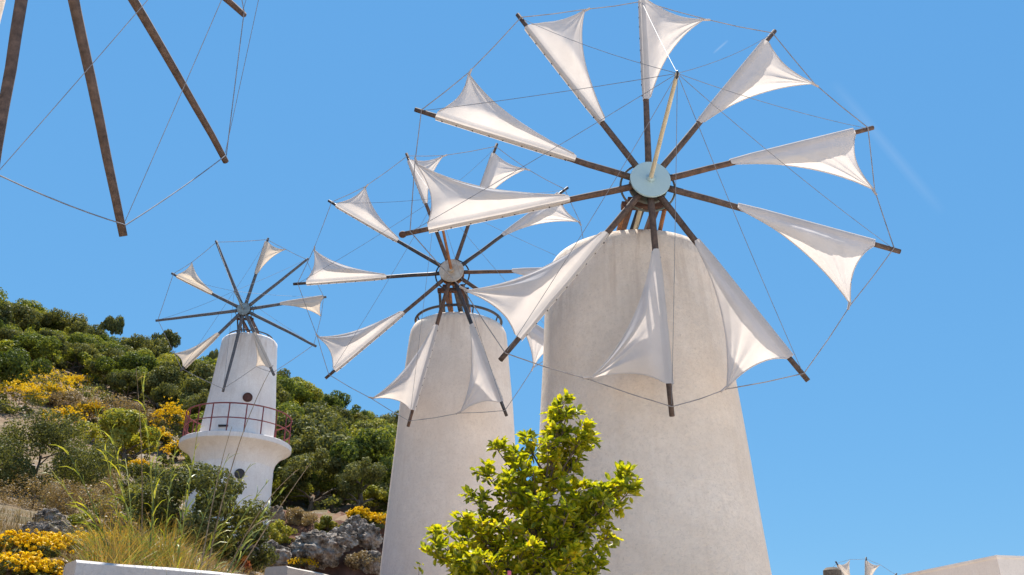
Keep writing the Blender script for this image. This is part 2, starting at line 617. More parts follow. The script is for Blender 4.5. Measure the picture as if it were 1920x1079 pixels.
def stand(px, d):
    """ground point on bearing of px (measured near the bottom of the picture) at distance d"""
    r = ray(px, 950)
    r = r / math.hypot(r.x, r.y)
    x, y = r.x * d, r.y * d
    return Vector((x, y, terrain(x, y)))


# ------------------------------------------------------------------ ground and hill
mb = MB()
mb.lathe((0, 0, 0), [(0.5, -0.004), (60, -0.004), (3000, -0.05)], 64, caps=False)
mb.v.append((0, 0, -0.004))
g = mb.build('ground', M['pave'])
tag(g, kind='structure')

azs = np.radians(np.concatenate([np.arange(-100, -36, 2.0), np.arange(-36, 10, 0.4), np.arange(10, 24.1, 1.0)]))
ds = [4.0]
while ds[-1] < 900:
    ds.append(ds[-1] * (1.016 if ds[-1] < 60 else 1.03))
rows = []
for d in ds:
    rows.append([(math.sin(a) * d, math.cos(a) * d, terrain(math.sin(a) * d, math.cos(a) * d)) for a in azs])
mb = MB()
mb.grid(rows)
h = mb.build('hillside', M['soil'], sharp=None)
tag(h, kind='structure')


# ------------------------------------------------------------------ windmills
def axes_of(yaw):
    front = Vector((math.sin(yaw), -math.cos(yaw), 0))
    right = Vector((math.cos(yaw), math.sin(yaw), 0))
    return front, right, Vector((0, 0, 1))


def sag_path(a, b, sag, n=10):
    a, b = Vector(a), Vector(b)
    return [a.lerp(b, i / n) - Vector((0, 0, sag * 4 * (i / n) * (1 - i / n))) for i in range(n + 1)]


def sail_mesh(A, B, C, front, cw, spar_r, seed, billow=0.2, nu=20, nv=18):
    """cloth tacked along the spar from A (inner) to B (outer), its free corner C tied to the rim rope"""
    rnd = random.Random(seed)
    A, B, C = Vector(A), Vector(B), Vector(C)
    G = (A + B + C) / 3

    def bez(p, q, k, w):
        m = (p + q) / 2
        d = (G - m)
        c = m + d.normalized() * (q - p).length * k * 2
        return (p * (1 - w) + c * w) * (1 - w) + (c * (1 - w) + q * w) * w
    Lc = (C - (A + B) / 2).length
    rows = []
    w = spar_r * 1.08 + 0.004
    ph = rnd.uniform(0, 6)
    for side, fr in ((-w, -0.5 * w), (-w, w), (0, w * 1.12), (w, w)):
        rows.append([A.lerp(B, j / nv) + cw * (side * (0.75 + 0.25 * min(1, 6 * j / nv))) + front * (fr) for j in range(nv + 1)])
    ki, ko = 0.085, rnd.uniform(0.10, 0.135)
    for i in range(1, nu + 1):
        u = (i / nu) ** 1.35
        row = []
        for j in range(nv + 1):
            v = j / nv
            p = bez(A, C, ki, u).lerp(bez(B, C, ko, u), v)
            sa, sb = u / 0.25, (1 - u) / 0.75
            sh = -math.log(math.exp(-9 * sa) + math.exp(-9 * sb)) / 9 if u > 0.02 else sa
            sh = max(sh, 0) + 0.0
            en = math.sin(math.pi * min(max(v, 0.0), 1.0)) ** 0.6 * 0.75 + 0.25
            dz = billow * Lc * sh * en
            # folds that fan out from the tied corner
            dz += 0.020 * math.sin(v * 23 + ph + 2.0 * u) * (u ** 2) * (1 - u) * 3
            dz += 0.010 * math.sin(v * 11 - ph) * (1 - u) * u * 4
            dz += 0.006 * math.sin(v * 47 + ph * 2) * u * (1 - u) * 4
            cwk = w * (1 - u) ** 3
            row.append(p + front * (dz + w * (1 - u) ** 3) + cw * cwk)
        rows.append(row)
    m = MB()
    m.grid(rows)
    hem = MB()
    e1 = [r[-1] for r in rows[4:]]
    e0 = [r[0] for r in rows[4:]]
    hem.tube(e1, 0.007, 6)
    hem.tube(e0, 0.007, 6)
    return m, hem


def windmill(label, hub, yaw, L, prof, tips, sails, mats, disc_r=0.247, bow=2.0, bow_px=None, detail=2,
             spar_r=0.038, seed=1, stay=True, bow_tilt=0.0, base_z=None, rope_r=0.006):
    """hub: centre of the wheel; prof: [(radius, height above eye)] of the tower from the top downwards"""
    rnd = random.Random(seed)
    hub = Vector(hub) + CAM
    front, right, up = axes_of(yaw)
    axis = hub - front * L
    if base_z is None:
        base_z = terrain(axis.x, axis.y) - 0.3
    root = thing('windmill', (axis.x, axis.y, max(base_z, -0.02)), label, 'windmill', None)
    # tower
    tm = MB()
    pr = [(0.02, prof[0][1] + 0.03)] + list(prof)
    r_end, z_end = pr[-1]
    slope = (pr[-1][0] - pr[-2][0]) / max(pr[-2][1] - pr[-1][1], 1e-3)
    zb = base_z - CZ
    nrow = 14
    pts = []
    for (r0, z0), (r1, z1) in zip(pr[:-1], pr[1:]):
        k = max(1, int((z0 - z1) / 0.25))
        pts += [(r0 + (r1 - r0) * i / k, z0 + (z1 - z0) * i / k) for i in range(k)]
    pts.append((r_end, z_end))
    if zb < z_end - 0.05:
        k = 8
        pts += [(r_end + slope * (z_end - zb) * i / k, z_end + (zb - z_end) * i / k) for i in range(1, k + 1)]
    n = 72
    rows = []
    for r, z in pts:
        row = []
        for k in range(n):
            a = 2 * math.pi * k / n
            q = r * (1 + 0.010 * noise.noise(Vector((math.cos(a) * 1.6 + seed, math.sin(a) * 1.6, z * 0.8))) if r > 0.1 else 1)
            row.append((axis.x + math.cos(a) * q, axis.y + math.sin(a) * q, z + CZ))
        rows.append(row)
    tm.grid(rows[::-1], True, True)
    tower = tm.build('tower', mats['tower'], root, sharp=50)
    ztop = prof[0][1] + CZ
    # shaft and hub
    dk = mats['dark']
    MB().tube([hub - front * 0.06, hub - front * (L + 0.5)], 0.055, 12).build('axle', dk, root)
    hb = MB()
    hb.lathe(hub, [(disc_r * 0.96, 0.055), (disc_r, 0.075), (disc_r, 0.085), (disc_r * 0.985, 0.098), (disc_r * 0.2, 0.102)], 48, front)
    hd = hb.build('hub_disc', mats['hub'], root)
    if detail > 1:
        MB().lathe(hub + front * 0.098, [(0.052, 0), (0.052, 0.03), (0.036, 0.05)], 20, front).build('pole_socket', mats['hub'], hd)
    MB().lathe(hub, [(disc_r * 0.62, -0.2), (disc_r * 0.62, 0.056)], 32, front).build('hub_drum', dk, root)
    MB().lathe(hub, [(disc_r * 0.93, -0.115), (disc_r * 0.97, -0.10), (disc_r * 0.97, -0.085), (disc_r * 0.93, -0.07)], 48, front).build('hub_plate', mats['plate'], root)
    MB().ring(hub - front * 0.10, disc_r * 1.36, 0.014, front, 56).build('hub_ring', mats['ring'], root)
    # bearing frame on the tower head
    zt = ztop + 0.0
    zc = hub.z - disc_r * 0.95
    zc = max(zc, zt + 0.12)
    fr_c = axis + front * (L - 0.32)
    MB().box((fr_c.x, fr_c.y, zc), right * 0.30, front * 0.05, up * 0.035).build('crossbeam', mats['frame'], root, smooth=False)
    rc = axis - front * 0.35
    MB().box((rc.x, rc.y, zc), right * 0.30, front * 0.05, up * 0.035).build('crossbeam', mats['frame'], root, smooth=False)
    for s_ in (-1, 1):
        c0 = Vector((fr_c.x, fr_c.y, zc + 0.02)) + right * 0.17 * s_
        c1 = Vector((rc.x, rc.y, zc + 0.02)) + right * 0.17 * s_
        MB().box((c0 + c1) / 2 + up * 0.065, right * 0.04, (c1 - c0) / 2, up * 0.045).build('side_beam', mats['frame'], root, smooth=False)
    rt = prof[0][0]
    for k, (dx, dy) in enumerate(((-0.26, 0.0), (-0.06, 0.0), (0.24, 0.0), (-0.26, -0.7), (0.24, -0.7))):
        foot = axis + front * min(rt * 0.82, L - 0.45) + right * dx * 1.12 + front * dy
        topp = Vector((fr_c.x, fr_c.y, 0)) + right * dx + front * (dy if dy else 0)
        MB().tube([(foot.x, foot.y, zt - 0.06), (topp.x, topp.y, zc - 0.03)], 0.028, 8).build('strut', mats['strut'][k % len(mats['strut'])], root)
    # bowsprit
    bdir = front
    if bow_px:
        bt = on_plane(bow_px[0], bow_px[1], hub + front * bow, front)
    else:
        bt = hub + front * bow + up * bow_tilt
    MB().tube([hub + front * 0.09, hub.lerp(bt, 0.5), bt], [0.029, 0.026, 0.022], 12).build('bowsprit', mats['bow'], root)
    if detail > 1:
        MB().ring(bt - front * 0.02, 0.035, 0.010, right, 18, 6).build('rope_shackle', mats['dark'], root)
    # spars, sails, ropes
    T = []
    for i in range(10):
        T.append(tips[i] if isinstance(tips[i], Vector) else on_plane(tips[i][0], tips[i][1], hub, front))
    cwdir = []
    for i in range(10):
        e = (T[i] - hub).normalized()
        cwdir.append(front.cross(e) * -1 if (T[(i + 1) % 10] - T[i]).dot(front.cross(e)) < 0 else front.cross(e))
    corner = {}
    for i in range(10):
        e = (T[i] - hub).normalized()
        Lg = (T[i] - hub).length
        n = 9
        bend = rnd.uniform(-0.010, 0.010) * Lg * (0.2 if i in sails else 1)
        p = [hub + e * (disc_r * 0.55 + (Lg - disc_r * 0.55) * k / n) + cwdir[i] * bend * math.sin(math.pi * k / n)
             + up * rnd.uniform(-0.004, 0.004) + front * rnd.uniform(-0.004, 0.004) for k in range(n + 1)]
        rad = [spar_r * (1.12 - 0.34 * k / n) for k in range(n + 1)]
        sm = MB()
        sm.tube(p, rad, 8)
        sm.build('spar', mats['spar'][i % len(mats['spar'])], root, sharp=None)
        if i in sails:
            a_, b_, c_ = sails[i]
            if isinstance(a_, float):       # fractions of the spar, corner as share of the rope and pull
                A, B = hub + e * Lg * a_, hub + e * Lg * b_
                Cn = T[i].lerp(T[(i + 1) % 10], c_)
            else:
                A = hub + e * (on_plane(a_[0], a_[1], hub, front) - hub).dot(e)
                B = hub + e * (on_plane(b_[0], b_[1], hub, front) - hub).dot(e)
                Cn = on_plane(c_[0], c_[1], hub, front)
            corner[i] = Cn
            m_, hem = sail_mesh(A, B, Cn, front, cwdir[i], spar_r, seed * 31 + i, rnd.uniform(0.10, 0.17),
                                nu=20 if detail > 1 else 12, nv=18 if detail > 1 else 10)
            so = m_.build('sail', mats['sail'], root, sharp=None)
            if detail > 0:
                hem.build('hem', mats['sail'], so, sharp=None)
            if detail > 1:
                nt_ = 9
                tk = MB()
                for k in range(nt_):
                    q = A.lerp(B, (k + 0.5 + rnd.uniform(-0.15, 0.15)) / nt_) - cwdir[i] * (spar_r * 1.08 + 0.004)
                    tk.lathe(q, [(0.011, -0.004), (0.011, 0.004), (0.005, 0.008)], 8, -cwdir[i])
                tk.build('tacks', mats['tack'], so)['kind'] = 'stuff'
                MB().tube([Cn - (Cn - (A + B) / 2).normalized() * 0.03, Cn + (T[(i + 1) % 10] - Cn).normalized() * 0.07], 0.014, 6).build('corner_knot', M['ropelight'], so)
    for i in range(10):
        j = (i + 1) % 10
        ei, ej = (T[i] - hub).normalized(), (T[j] - hub).normalized()
        a, b = T[i] - ei * 0.09 + front * spar_r, T[j] - ej * 0.09 + front * spar_r
        if i in corner:
            path = [a, corner[i].lerp(a, 0.5) - up * 0.01, corner[i], corner[i].lerp(b, 0.5) - up * 0.015, b]
        else:
            path = sag_path(a, b, 0.022, 6)
        MB().tube(path, rope_r, 6).build('rim_rope', mats['rope'], root)
        if stay:
            MB().tube(sag_path(bt, T[i] - ei * 0.12 + front * spar_r, 0.02 + 0.05 * rnd.random(), 8), rope_r * 0.55, 5).build('stay_wire', M['wire'], root)
    return root, hub, axis, front, right


def base_mats(**kw):
    d = dict(tower=M['stucco1'], dark=M['iron'], hub=M['blue'], plate=M['ring1'], ring=M['ring1'], frame=M['rustdark'],
             strut=[M['rust'], M['pole'], M['rust']], bow=M['pole'], spar=[M['spar']], sail=M['sail'], tack=M['tack'], rope=M['rope'])
    d.update(kw)
    return d


# the near mill
t1 = [(778, 206), (970, 28), (1203, -3), (1453, 58), (1637, 240), (1688, 472), (1515, 715), (1260, 780), (938, 676), (755, 440)]
s1 = {0: ((1080, 298), (820, 216), (878, 137)), 1: ((1128, 232), (990, 52), (1097, 18)), 2: ((1212, 190), (1204, 2), (1322, 36)),
      3: ((1305, 230), (1437, 82), (1527, 157)), 4: ((1365, 300), (1600, 250), (1640, 357)), 5: ((1383, 383), (1638, 458), (1595, 572)),
      6: ((1310, 450), (1480, 672), (1362, 730)), 7: ((1226, 470), (1255, 722), (1105, 712)), 8: ((1130, 435), (967, 632), (870, 545)),
      9: ((1065, 368), (800, 420), (778, 305))}
mill1, *_ = windmill('largest windmill, grey plaster tower, pale blue hub disc and ten white sails', (1.67, 9.243, 5.716), 0.037, 1.59,
         [(0.55, 5.46), (0.92, 5.44), (1.06, 5.37), (1.12, 5.27), (1.15, 5.1), (1.245, 3.43), (1.376, 1.3)],
         t1, s1, base_mats(spar=[M['spar'], M['spar'], M['spar'], M['spar'], M['spar_red']]), bow_px=(1270, 138), seed=3)

tp = on_plane(755, 440, Vector((1.67, 9.243, 5.716)) + CAM, axes_of(0.037)[0])
MB().lathe(tp, [(0.012, -0.045), (0.034, -0.03), (0.044, 0), (0.034, 0.03), (0.012, 0.045)], 16, (1, 0, 0.2)).build('spar_knob', M['rustdark'], mill1)

# the middle mill
t2 = [(616, 377), (762, 288), (932, 270), (1065, 352), (1112, 505), (1068, 655), (950, 780), (765, 800), (610, 710), (550, 533)]
s2 = {0: ((745, 455), (632, 385), (685, 350)), 1: ((795, 385), (768, 303), (832, 292)), 2: ((882, 400), (927, 290), (988, 317)),
      3: ((940, 440), (1055, 372), (1088, 417)), 4: ((960, 507), (1095, 505), (1085, 580)), 5: ((960, 585), (1050, 645), (1000, 690)),
      6: ((882, 610), (940, 755), (862, 775)), 7: ((815, 610), (772, 770), (697, 748)), 8: ((755, 585), (625, 692), (595, 632)),
      9: ((725, 520), (575, 533), (588, 468))}
mill2, hub2, ax2, fr2, rt2 = windmill('middle windmill with smooth beige tower, rusty hub and dark curved track on top', (-1.134, 15.049, 7.335), -0.04, 1.45,
         [(0.5, 6.83), (0.80, 6.81), (0.91, 6.75), (0.955, 6.66), (0.973, 6.55), (1.094, 5.1), (1.27, 2.02)],
         t2, s2, base_mats(tower=M['stucco2'], hub=M['hubold'], plate=M['rust'], ring=M['iron'], bow=M['rust'],
                           strut=[M['iron'], M['rust'], M['iron']], spar=[M['iron'], M['spar_red'], M['spar']]),
         disc_r=0.235, bow=1.55, bow_px=(818, 372), spar_r=0.036, seed=5)
zr = 6.83 + CZ + 0.10
MB().ring((ax2.x, ax2.y, zr), 0.86, 0.028, n=64).build('track_ring', M['iron'], mill2)
for k in range(8):
    a = 2 * math.pi * (k + 0.5) / 8
    MB().tube([(ax2.x + 0.86 * math.cos(a), ax2.y + 0.86 * math.sin(a), zr), (ax2.x + 0.80 * math.cos(a), ax2.y + 0.80 * math.sin(a), zr - 0.17)], 0.014, 6).build('track_bracket', M['iron'], mill2)

# the far mill with the balcony
t3 = [(322, 513), (405, 452), (503, 447), (578, 485), (612, 557), (593, 650), (514, 704), (418, 735), (338, 696), (292, 602)]
s3 = {0: ((400, 550), (333, 518), (360, 492)), 2: ((478, 515), (501, 455), (536, 468)), 4: ((525, 570), (606, 558), (602, 594)),
      6: ((477, 625), (507, 690), (480, 688)), 8: ((412, 628), (345, 688), (327, 663))}
mill3, hub3, ax3, fr3, rt3 = windmill('far white windmill with red railed round balcony on the hillside', (-9.548, 28.962, 12.639), 0.068, 1.5,
         [(0.80, 12.02), (0.94, 12.0), (0.985, 11.95), (0.995, 11.8), (1.25, 8.8), (1.30, 8.2), (1.36, 7.1), (1.40, 5.2)],
         t3, s3, base_mats(tower=M['white'], hub=M['hubgrey'], plate=M['hubgrey'], ring=M['hubgrey'], bow=M['hubgrey'], sail=M['sail_old'],
                           strut=[M['iron']], spar=[M['spar_grey']]), disc_r=0.23, bow=1.6, spar_r=0.058, seed=9, detail=1, rope_r=0.009)
zd = 8.05 + CZ
m_ = MB()
m_.lathe((ax3.x, ax3.y, 0), [(1.34, zd - 0.80), (1.40, zd - 0.56), (1.52, zd - 0.36), (1.68, zd - 0.22), (1.84, zd - 0.14), (1.89, zd - 0.10), (1.89, zd + 0.06), (1.87, zd + 0.075), (1.2, zd + 0.075)], 72)
m_.build('balcony', M['white'], mill3, sharp=45)
zr = zd + 0.075
npost = 20
for k in range(npost):
    a = 2 * math.pi * (k + 0.3) / npost
    x, y = ax3.x + 1.80 * math.cos(a), ax3.y + 1.80 * math.sin(a)
    MB().tube([(x, y, zr - 0.02), (x, y, zr + 0.98)], 0.022, 6).build('railing_post', M['railred'], mill3)
for hgt, r_ in ((0.98, 0.025), (0.48, 0.02)):
    MB().ring((ax3.x, ax3.y, zr + hgt), 1.80, r_, n=64).build('railing_rail', M['railred'], mill3)
MB().ring((ax3.x, ax3.y, 12.02 + CZ + 0.14), 0.78, 0.025, n=40).build('track_ring', M['iron'], mill3)
for k in range(8):
    a = 2 * math.pi * (k + 0.5) / 8
    MB().tube([(ax3.x + .78 * math.cos(a), ax3.y + .78 * math.sin(a), 12.02 + CZ - 0.02), (ax3.x + .78 * math.cos(a), ax3.y + .78 * math.sin(a), 12.16 + CZ)], 0.018, 6).build('track_bracket', M['iron'], mill3)


def porthole(px, py, r_wall, rad, mill, ax, mat):
    d = ray(px, py)
    # meet the tower wall along the sight line
    t = 1.0
    for _ in range(4000):
        p = CAM + d * t
        if math.hypot(p.x - ax.x, p.y - ax.y) < r_wall:
            break
        t += 0.01
    nrm = Vector((p.x - ax.x, p.y - ax.y, 0)).normalized()
    f_ = MB()
    f_.lathe(p, [(rad, -0.15), (rad, 0.06), (rad * 0.94, 0.075), (rad * 0.84, 0.075), (rad * 0.82, 0.055), (0.01, 0.05)], 28, nrm)
    w_ = f_.build('window', mat, mill)
    MB().lathe(p, [(rad * 0.80, 0.05), (rad * 0.76, 0.066), (rad * 0.1, 0.07)], 24, nrm).build('shutter', mat, w_)
    return p


porthole(464, 746, 1.17, 0.165, mill3, ax3, M['winbrown'])
porthole(449, 889, 1.37, 0.165, mill3, ax3, M['iron'])
d = ray(415, 800)
sl = Vector((ax3.x, ax3.y, 8.45 + CZ)) + Vector((-0.12, -1.285, 0))
MB().box(sl, rt3 * 0.16, fr3 * 0.05, Vector((0, 0, 0.03))).build('wall_slot', M['glass'], mill3, smooth=False)

# the mill beside the camera on the left, its spars bare
c4 = Vector((-3.591, 4.748, 5.903)) + CAM
f4, r4, u4 = axes_of(1.457)
px4 = {0: (-18, 352), 1: (231, 443), 2: (424, 303), 3: (458, 28)}
t4 = []
for i in range(10):
    # clockwise as seen from its front
    k = {0: 0, 1: 9, 2: 8, 3: 7, 4: 6, 5: 5, 6: 4, 7: 3, 8: 2, 9: 1}[i]
    if k in px4:
        t4.append(on_plane(px4[k][0], px4[k][1], c4 + f4 * 0.2, f4))
    else:
        a = -0.008 + k * 2 * math.pi / 10
        t4.append(c4 + f4 * 0.2 + (r4 * math.sin(a) - u4 * math.cos(a)) * 3.0)
mill4, *_ = windmill('nearest windmill with bare brown spars reaching in at the upper left', (-3.591, 4.748, 5.903), 1.457, 1.5,
         [(0.55, 5.62), (0.92, 5.60), (1.06, 5.53), (1.12, 5.43), (1.14, 5.3), (1.24, 3.43), (1.376, 1.3)],
         t4, {}, base_mats(spar=[M['spar'], M['spar_red'], M['spar']], rope=M['wire']), bow=2.0, seed=13, spar_r=0.042, rope_r=0.005)

# small mill far away beyond the plaza on the right
hub5 = at_y(1624, 1149, 44.0) - CAM
f5, r5, u5 = axes_of(0.10)
t5 = []
for i in range(10):
    a = math.radians(90 + 18 + 8 - 36 * i)
    t5.append(hub5 + CAM + (r5 * math.cos(a) + u5 * math.sin(a)) * 2.55)
mill5, *_ = windmill('small distant windmill whose sail tips rise beside the flat-roofed house', hub5, 0.10, 1.5,
         [(0.7, hub5.z - 0.35), (0.95, hub5.z - 0.4), (1.0, hub5.z - 0.6), (1.25, hub5.z - 3.6)],
         t5, {i: (0.4, 0.93, 0.47) for i in range(10)}, base_mats(sail=M['sail_old'], spar=[M['iron']]), seed=17, detail=0, spar_r=0.05, rope_r=0.008, base_z=-0.05)

# ------------------------------------------------------------------ house on the right
zr_ = 3.05
cR = ray(1868, 1041)
cR = CAM + cR * (zr_ / cR.z)
def at_height(px, py, z):
    r_ = ray(px, py)
    return CAM + r_ * (z / r_.z)
eL, eR = at_height(1680, 1080, zr_), at_height(1930, 1064, zr_)
dl, dr = (eL - cR), (eR - cR)
dl.z = dr.z = 0
dl, dr = dl.normalized(), dr.normalized()
dr = (dr - dl * dr.dot(dl)).normalized()
wl, wr = 13.0, 9.0
ztop = CZ + zr_
house = thing('house', (cR.x, cR.y, 0), 'flat-roofed pale plaster house at the lower right corner', 'house')
def slab(name, o, a, b, z0, z1, mat, parent, inset=0.0):
    m_ = MB()
    cc = o + a / 2 + b / 2
    m_.box((cc.x, cc.y, (z0 + z1) / 2), a / 2 - a.normalized() * inset, b / 2 - b.normalized() * inset, Vector((0, 0, (z1 - z0) / 2)))
    return m_.build(name, mat, parent, smooth=False)
o0 = Vector((cR.x, cR.y, 0))
wl_ = slab('wall', o0, dl * wl, dr * wr, -0.1, ztop - 0.06, M['building'], house, 0.012)
cp = slab('roof_coping', o0, dl * wl, dr * wr, ztop - 0.06, ztop, M['building'], house)
slab('roof', o0, dl * wl, dr * wr, ztop, ztop + 0.01, M['wallbeige'], house, 0.35)
jx = o0 + dl * 4.6
MB().box((jx.x - dr.x * 0.0, jx.y, ztop - 0.95), dl * 0.03, dr * 0.02, Vector((0, 0, 0.9))).build('drain_pipe', M['wallbeige'], house, smooth=False)
for k in (1.6, 6.6, 9.8):
    q = o0 + dl * k
    wi = MB().box((q.x, q.y, 1.75), dl * 0.5, dr * 0.05, Vector((0, 0, 0.55))).build('window', M['winbrown'], house, smooth=False)
    for s_ in (-1, 1):
        qq = q + dl * 0.23 * s_ - dr * 0.045
        MB().box((qq.x, qq.y, 1.75), dl * 0.2, dr * 0.012, Vector((0, 0, 0.48))).build('pane', M['glass'], wi, smooth=False)

# brown stone chimney pot of a hut
bp = at_y(1559, 1065, 36.0)
post = thing('stone_pillar', (bp.x, bp.y, 0), 'brown stone pillar top left of the small distant windmill', 'pillar')
m_ = MB()
m_.lathe((bp.x, bp.y, 0), [(0.34, -0.05), (0.31, bp.z - 0.42), (0.33, bp.z - 0.38)], 14)
m_.build('shaft', M['rock'], post, sharp=30)
m_ = MB()
m_.lathe((bp.x, bp.y, 0), [(0.33, bp.z - 0.38), (0.36, bp.z - 0.34), (0.34, bp.z - 0.10), (0.22, bp.z), (0.02, bp.z + 0.02)], 14)
m_.build('cap', M['bark'], post, sharp=30)

# ------------------------------------------------------------------ low walls at the bank
def wall_run(name, p, q, thick, ztop_, label, mat, zb=None):
    p, q = Vector(p), Vector(q)
    d_ = (q - p)
    d_.z = 0
    L_ = d_.length
    d_.normalize()
    n_ = Vector((-d_.y, d_.x, 0))
    zb = -0.1 if zb is None else zb
    me = MB()
    rows = []
    k = max(2, int(L_ / 0.25))
    for i in range(k + 1):
        c = p + d_ * (L_ * i / k)
        w = 0.012
        j = lambda s: noise.noise(Vector((i * 0.6, s, 4.0))) * w
        rows.append([(c + n_ * 0).to_tuple()[:2] + (zb,), (c + n_ * j(1)).to_tuple()[:2] + (ztop_ - 0.02,), (c + n_ * 0.03).to_tuple()[:2] + (ztop_ + j(2),),
                     (c + n_ * (thick - 0.03)).to_tuple()[:2] + (ztop_ + j(3),), (c + n_ * thick).to_tuple()[:2] + (ztop_ - 0.02,), (c + n_ * thick).to_tuple()[:2] + (zb,)])
    me.grid(rows, True, True)
    o = me.build(name, mat, None, origin=(p.x, p.y, 0), sharp=35)
    tag(o, label, 'wall')
    return o


za = 0.838
wall_run('retaining_wall', at_height(145, 1049, za), at_height(470, 1077, za), 0.3, CZ + za, 'grey concrete retaining wall below the dry grass bank', M['wall'])
zb_ = 1.55
wall_run('garden_wall', at_height(540, 1061, zb_), at_height(700, 1095, zb_), 0.35, CZ + zb_, 'short beige wall in front of the grey boulders', M['wallbeige'])


# ------------------------------------------------------------------ foliage builders
def rand_dirs(n, r=rng):
    v = r.normal(size=(n, 3))
    return v / np.linalg.norm(v, axis=1, keepdims=True)


def leaf_quads(pos, nrm, size, r, aspect=0.55, jitter=0.7):
    """rhombic leaves at pos facing roughly nrm"""
    n = len(pos)
    nn = nrm + r.normal(size=(n, 3)) * jitter
    nn /= np.linalg.norm(nn, axis=1, keepdims=True)
    t = np.cross(nn, r.normal(size=(n, 3)))
    t /= np.linalg.norm(t, axis=1, keepdims=True) + 1e-9
    b = np.cross(nn, t)
    s = (size * r.uniform(0.6, 1.3, n))[:, None]
    v = np.stack([pos - t * s, pos + b * s * aspect + nn * s * 0.15, pos + t * s, pos - b * s * aspect + nn * s * 0.15], 1)
    return v.reshape(-1, 3), np.arange(4 * n).reshape(-1, 4)


def crown_cloud(r, rx, ry, rz, nclump, nleaf, leaf, zc, low=0.35, clump=0.36):
    """leaves gathered in clumps spread through an uneven ellipsoid"""
    d = rand_dirs(nclump, r)
    d[:, 2] = np.where(d[:, 2] < -low, -d[:, 2] * 0.6, d[:, 2])
    rad = r.uniform(0.45, 1.0, nclump)[:, None] ** 0.6
    c = d * rad * (1 + r.normal(size=(nclump, 1)) * 0.10) * np.array([rx, ry, rz])
    c[:, 2] += zc
    cs = r.uniform(0.55, 1.25, nclump) * clump * (rx + ry + rz) / 3
    w = cs ** 2
    idx = r.choice(nclump, nleaf, p=w / w.sum())
    dd = rand_dirs(nleaf, r)
    rr = r.uniform(0.2, 1.0, nleaf)[:, None] ** 0.35
    p = c[idx] + dd * rr * cs[idx][:, None] * np.array([1, 1, 0.8])
    nrm = dd + d[idx] * 0.4 + np.array([0, 0, 0.35])
    return leaf_quads(p, nrm, leaf, r)


def trunk_mesh(r, hgt, rad, spread, n=5):
    m_ = MB()
    top = Vector((r.normal() * 0.1 * hgt, r.normal() * 0.1 * hgt, hgt * 0.62))
    m_.tube([(0, 0, -0.4), (0, 0, hgt * 0.15), tuple(top * 0.6), tuple(top)], [rad * 1.3, rad, rad * 0.8, rad * 0.6], 7)
    for k in range(n):
        a = 2 * math.pi * (k + r.uniform(0, 0.6)) / n
        s = top * r.uniform(0.45, 0.95)
        e = Vector((math.cos(a) * spread, math.sin(a) * spread, hgt * r.uniform(0.62, 0.95)))
        m_.tube([tuple(s), tuple(s.lerp(e, 0.5) + Vector((0, 0, hgt * 0.05))), tuple(e)], [rad * 0.5, rad * 0.33, rad * 0.12], 5)
    me = bpy.data.meshes.new('trunk')
    me.from_pydata(m_.v, [], m_.f)
    me.materials.append(M['bark'])
    me.polygons.foreach_set('use_smooth', [True] * len(me.polygons))
    return me


def plant(name, loc, label, cat, group, crown_me, trunk_me, s=1.0, rz=0.0, names=('crown', 'trunk'), sz=None, extra=None):
    e = thing(name, loc, label, cat, group)
    e.rotation_euler.z = rz
    e.scale = (s, s, sz if sz else s)
    for nm, me in zip(names, (crown_me, trunk_me)):
        if me is not None:
            o = bpy.data.objects.new(nm, me)
            COL.objects.link(o)
            o.parent = e
    if extra:
        o = bpy.data.objects.new(extra[0], extra[1])
        COL.objects.link(o)
        o.parent = e
    return e


# ------------------------------------------------------------------ trees covering the hill
hill_variants = []
for k in range(8):
    r = np.random.default_rng(100 + k)
    flat = (0.95, 0.7, 1.25, 0.8, 0.6, 1.0, 0.75, 1.1)[k]
    v, q = crown_cloud(r, 1.0, 1.0 - 0.06 * (k % 4), 0.8 * flat, (16, 34, 24, 12, 40, 20, 30, 10)[k], 7000, 0.046, 1.0 + 0.1 * (k % 3), 0.3, (0.40, 0.28, 0.32, 0.45, 0.24, 0.36, 0.3, 0.42)[k])
    mat = M['darkleaf'] if k in (2, 5, 6) else M['hillleaf']
    hill_variants.append((np_mesh('crown', v, q, mat), trunk_mesh(r, 1.1, 0.07, 0.6)))

def open_flank(az, d):
    x, y = math.sin(math.radians(az)) * d, math.cos(math.radians(az)) * d
    el = math.degrees(math.atan2(terrain(x, y) - CZ, d))
    return az < -19.2 and el < 17.2 - max(0, az + 27) * 0.45


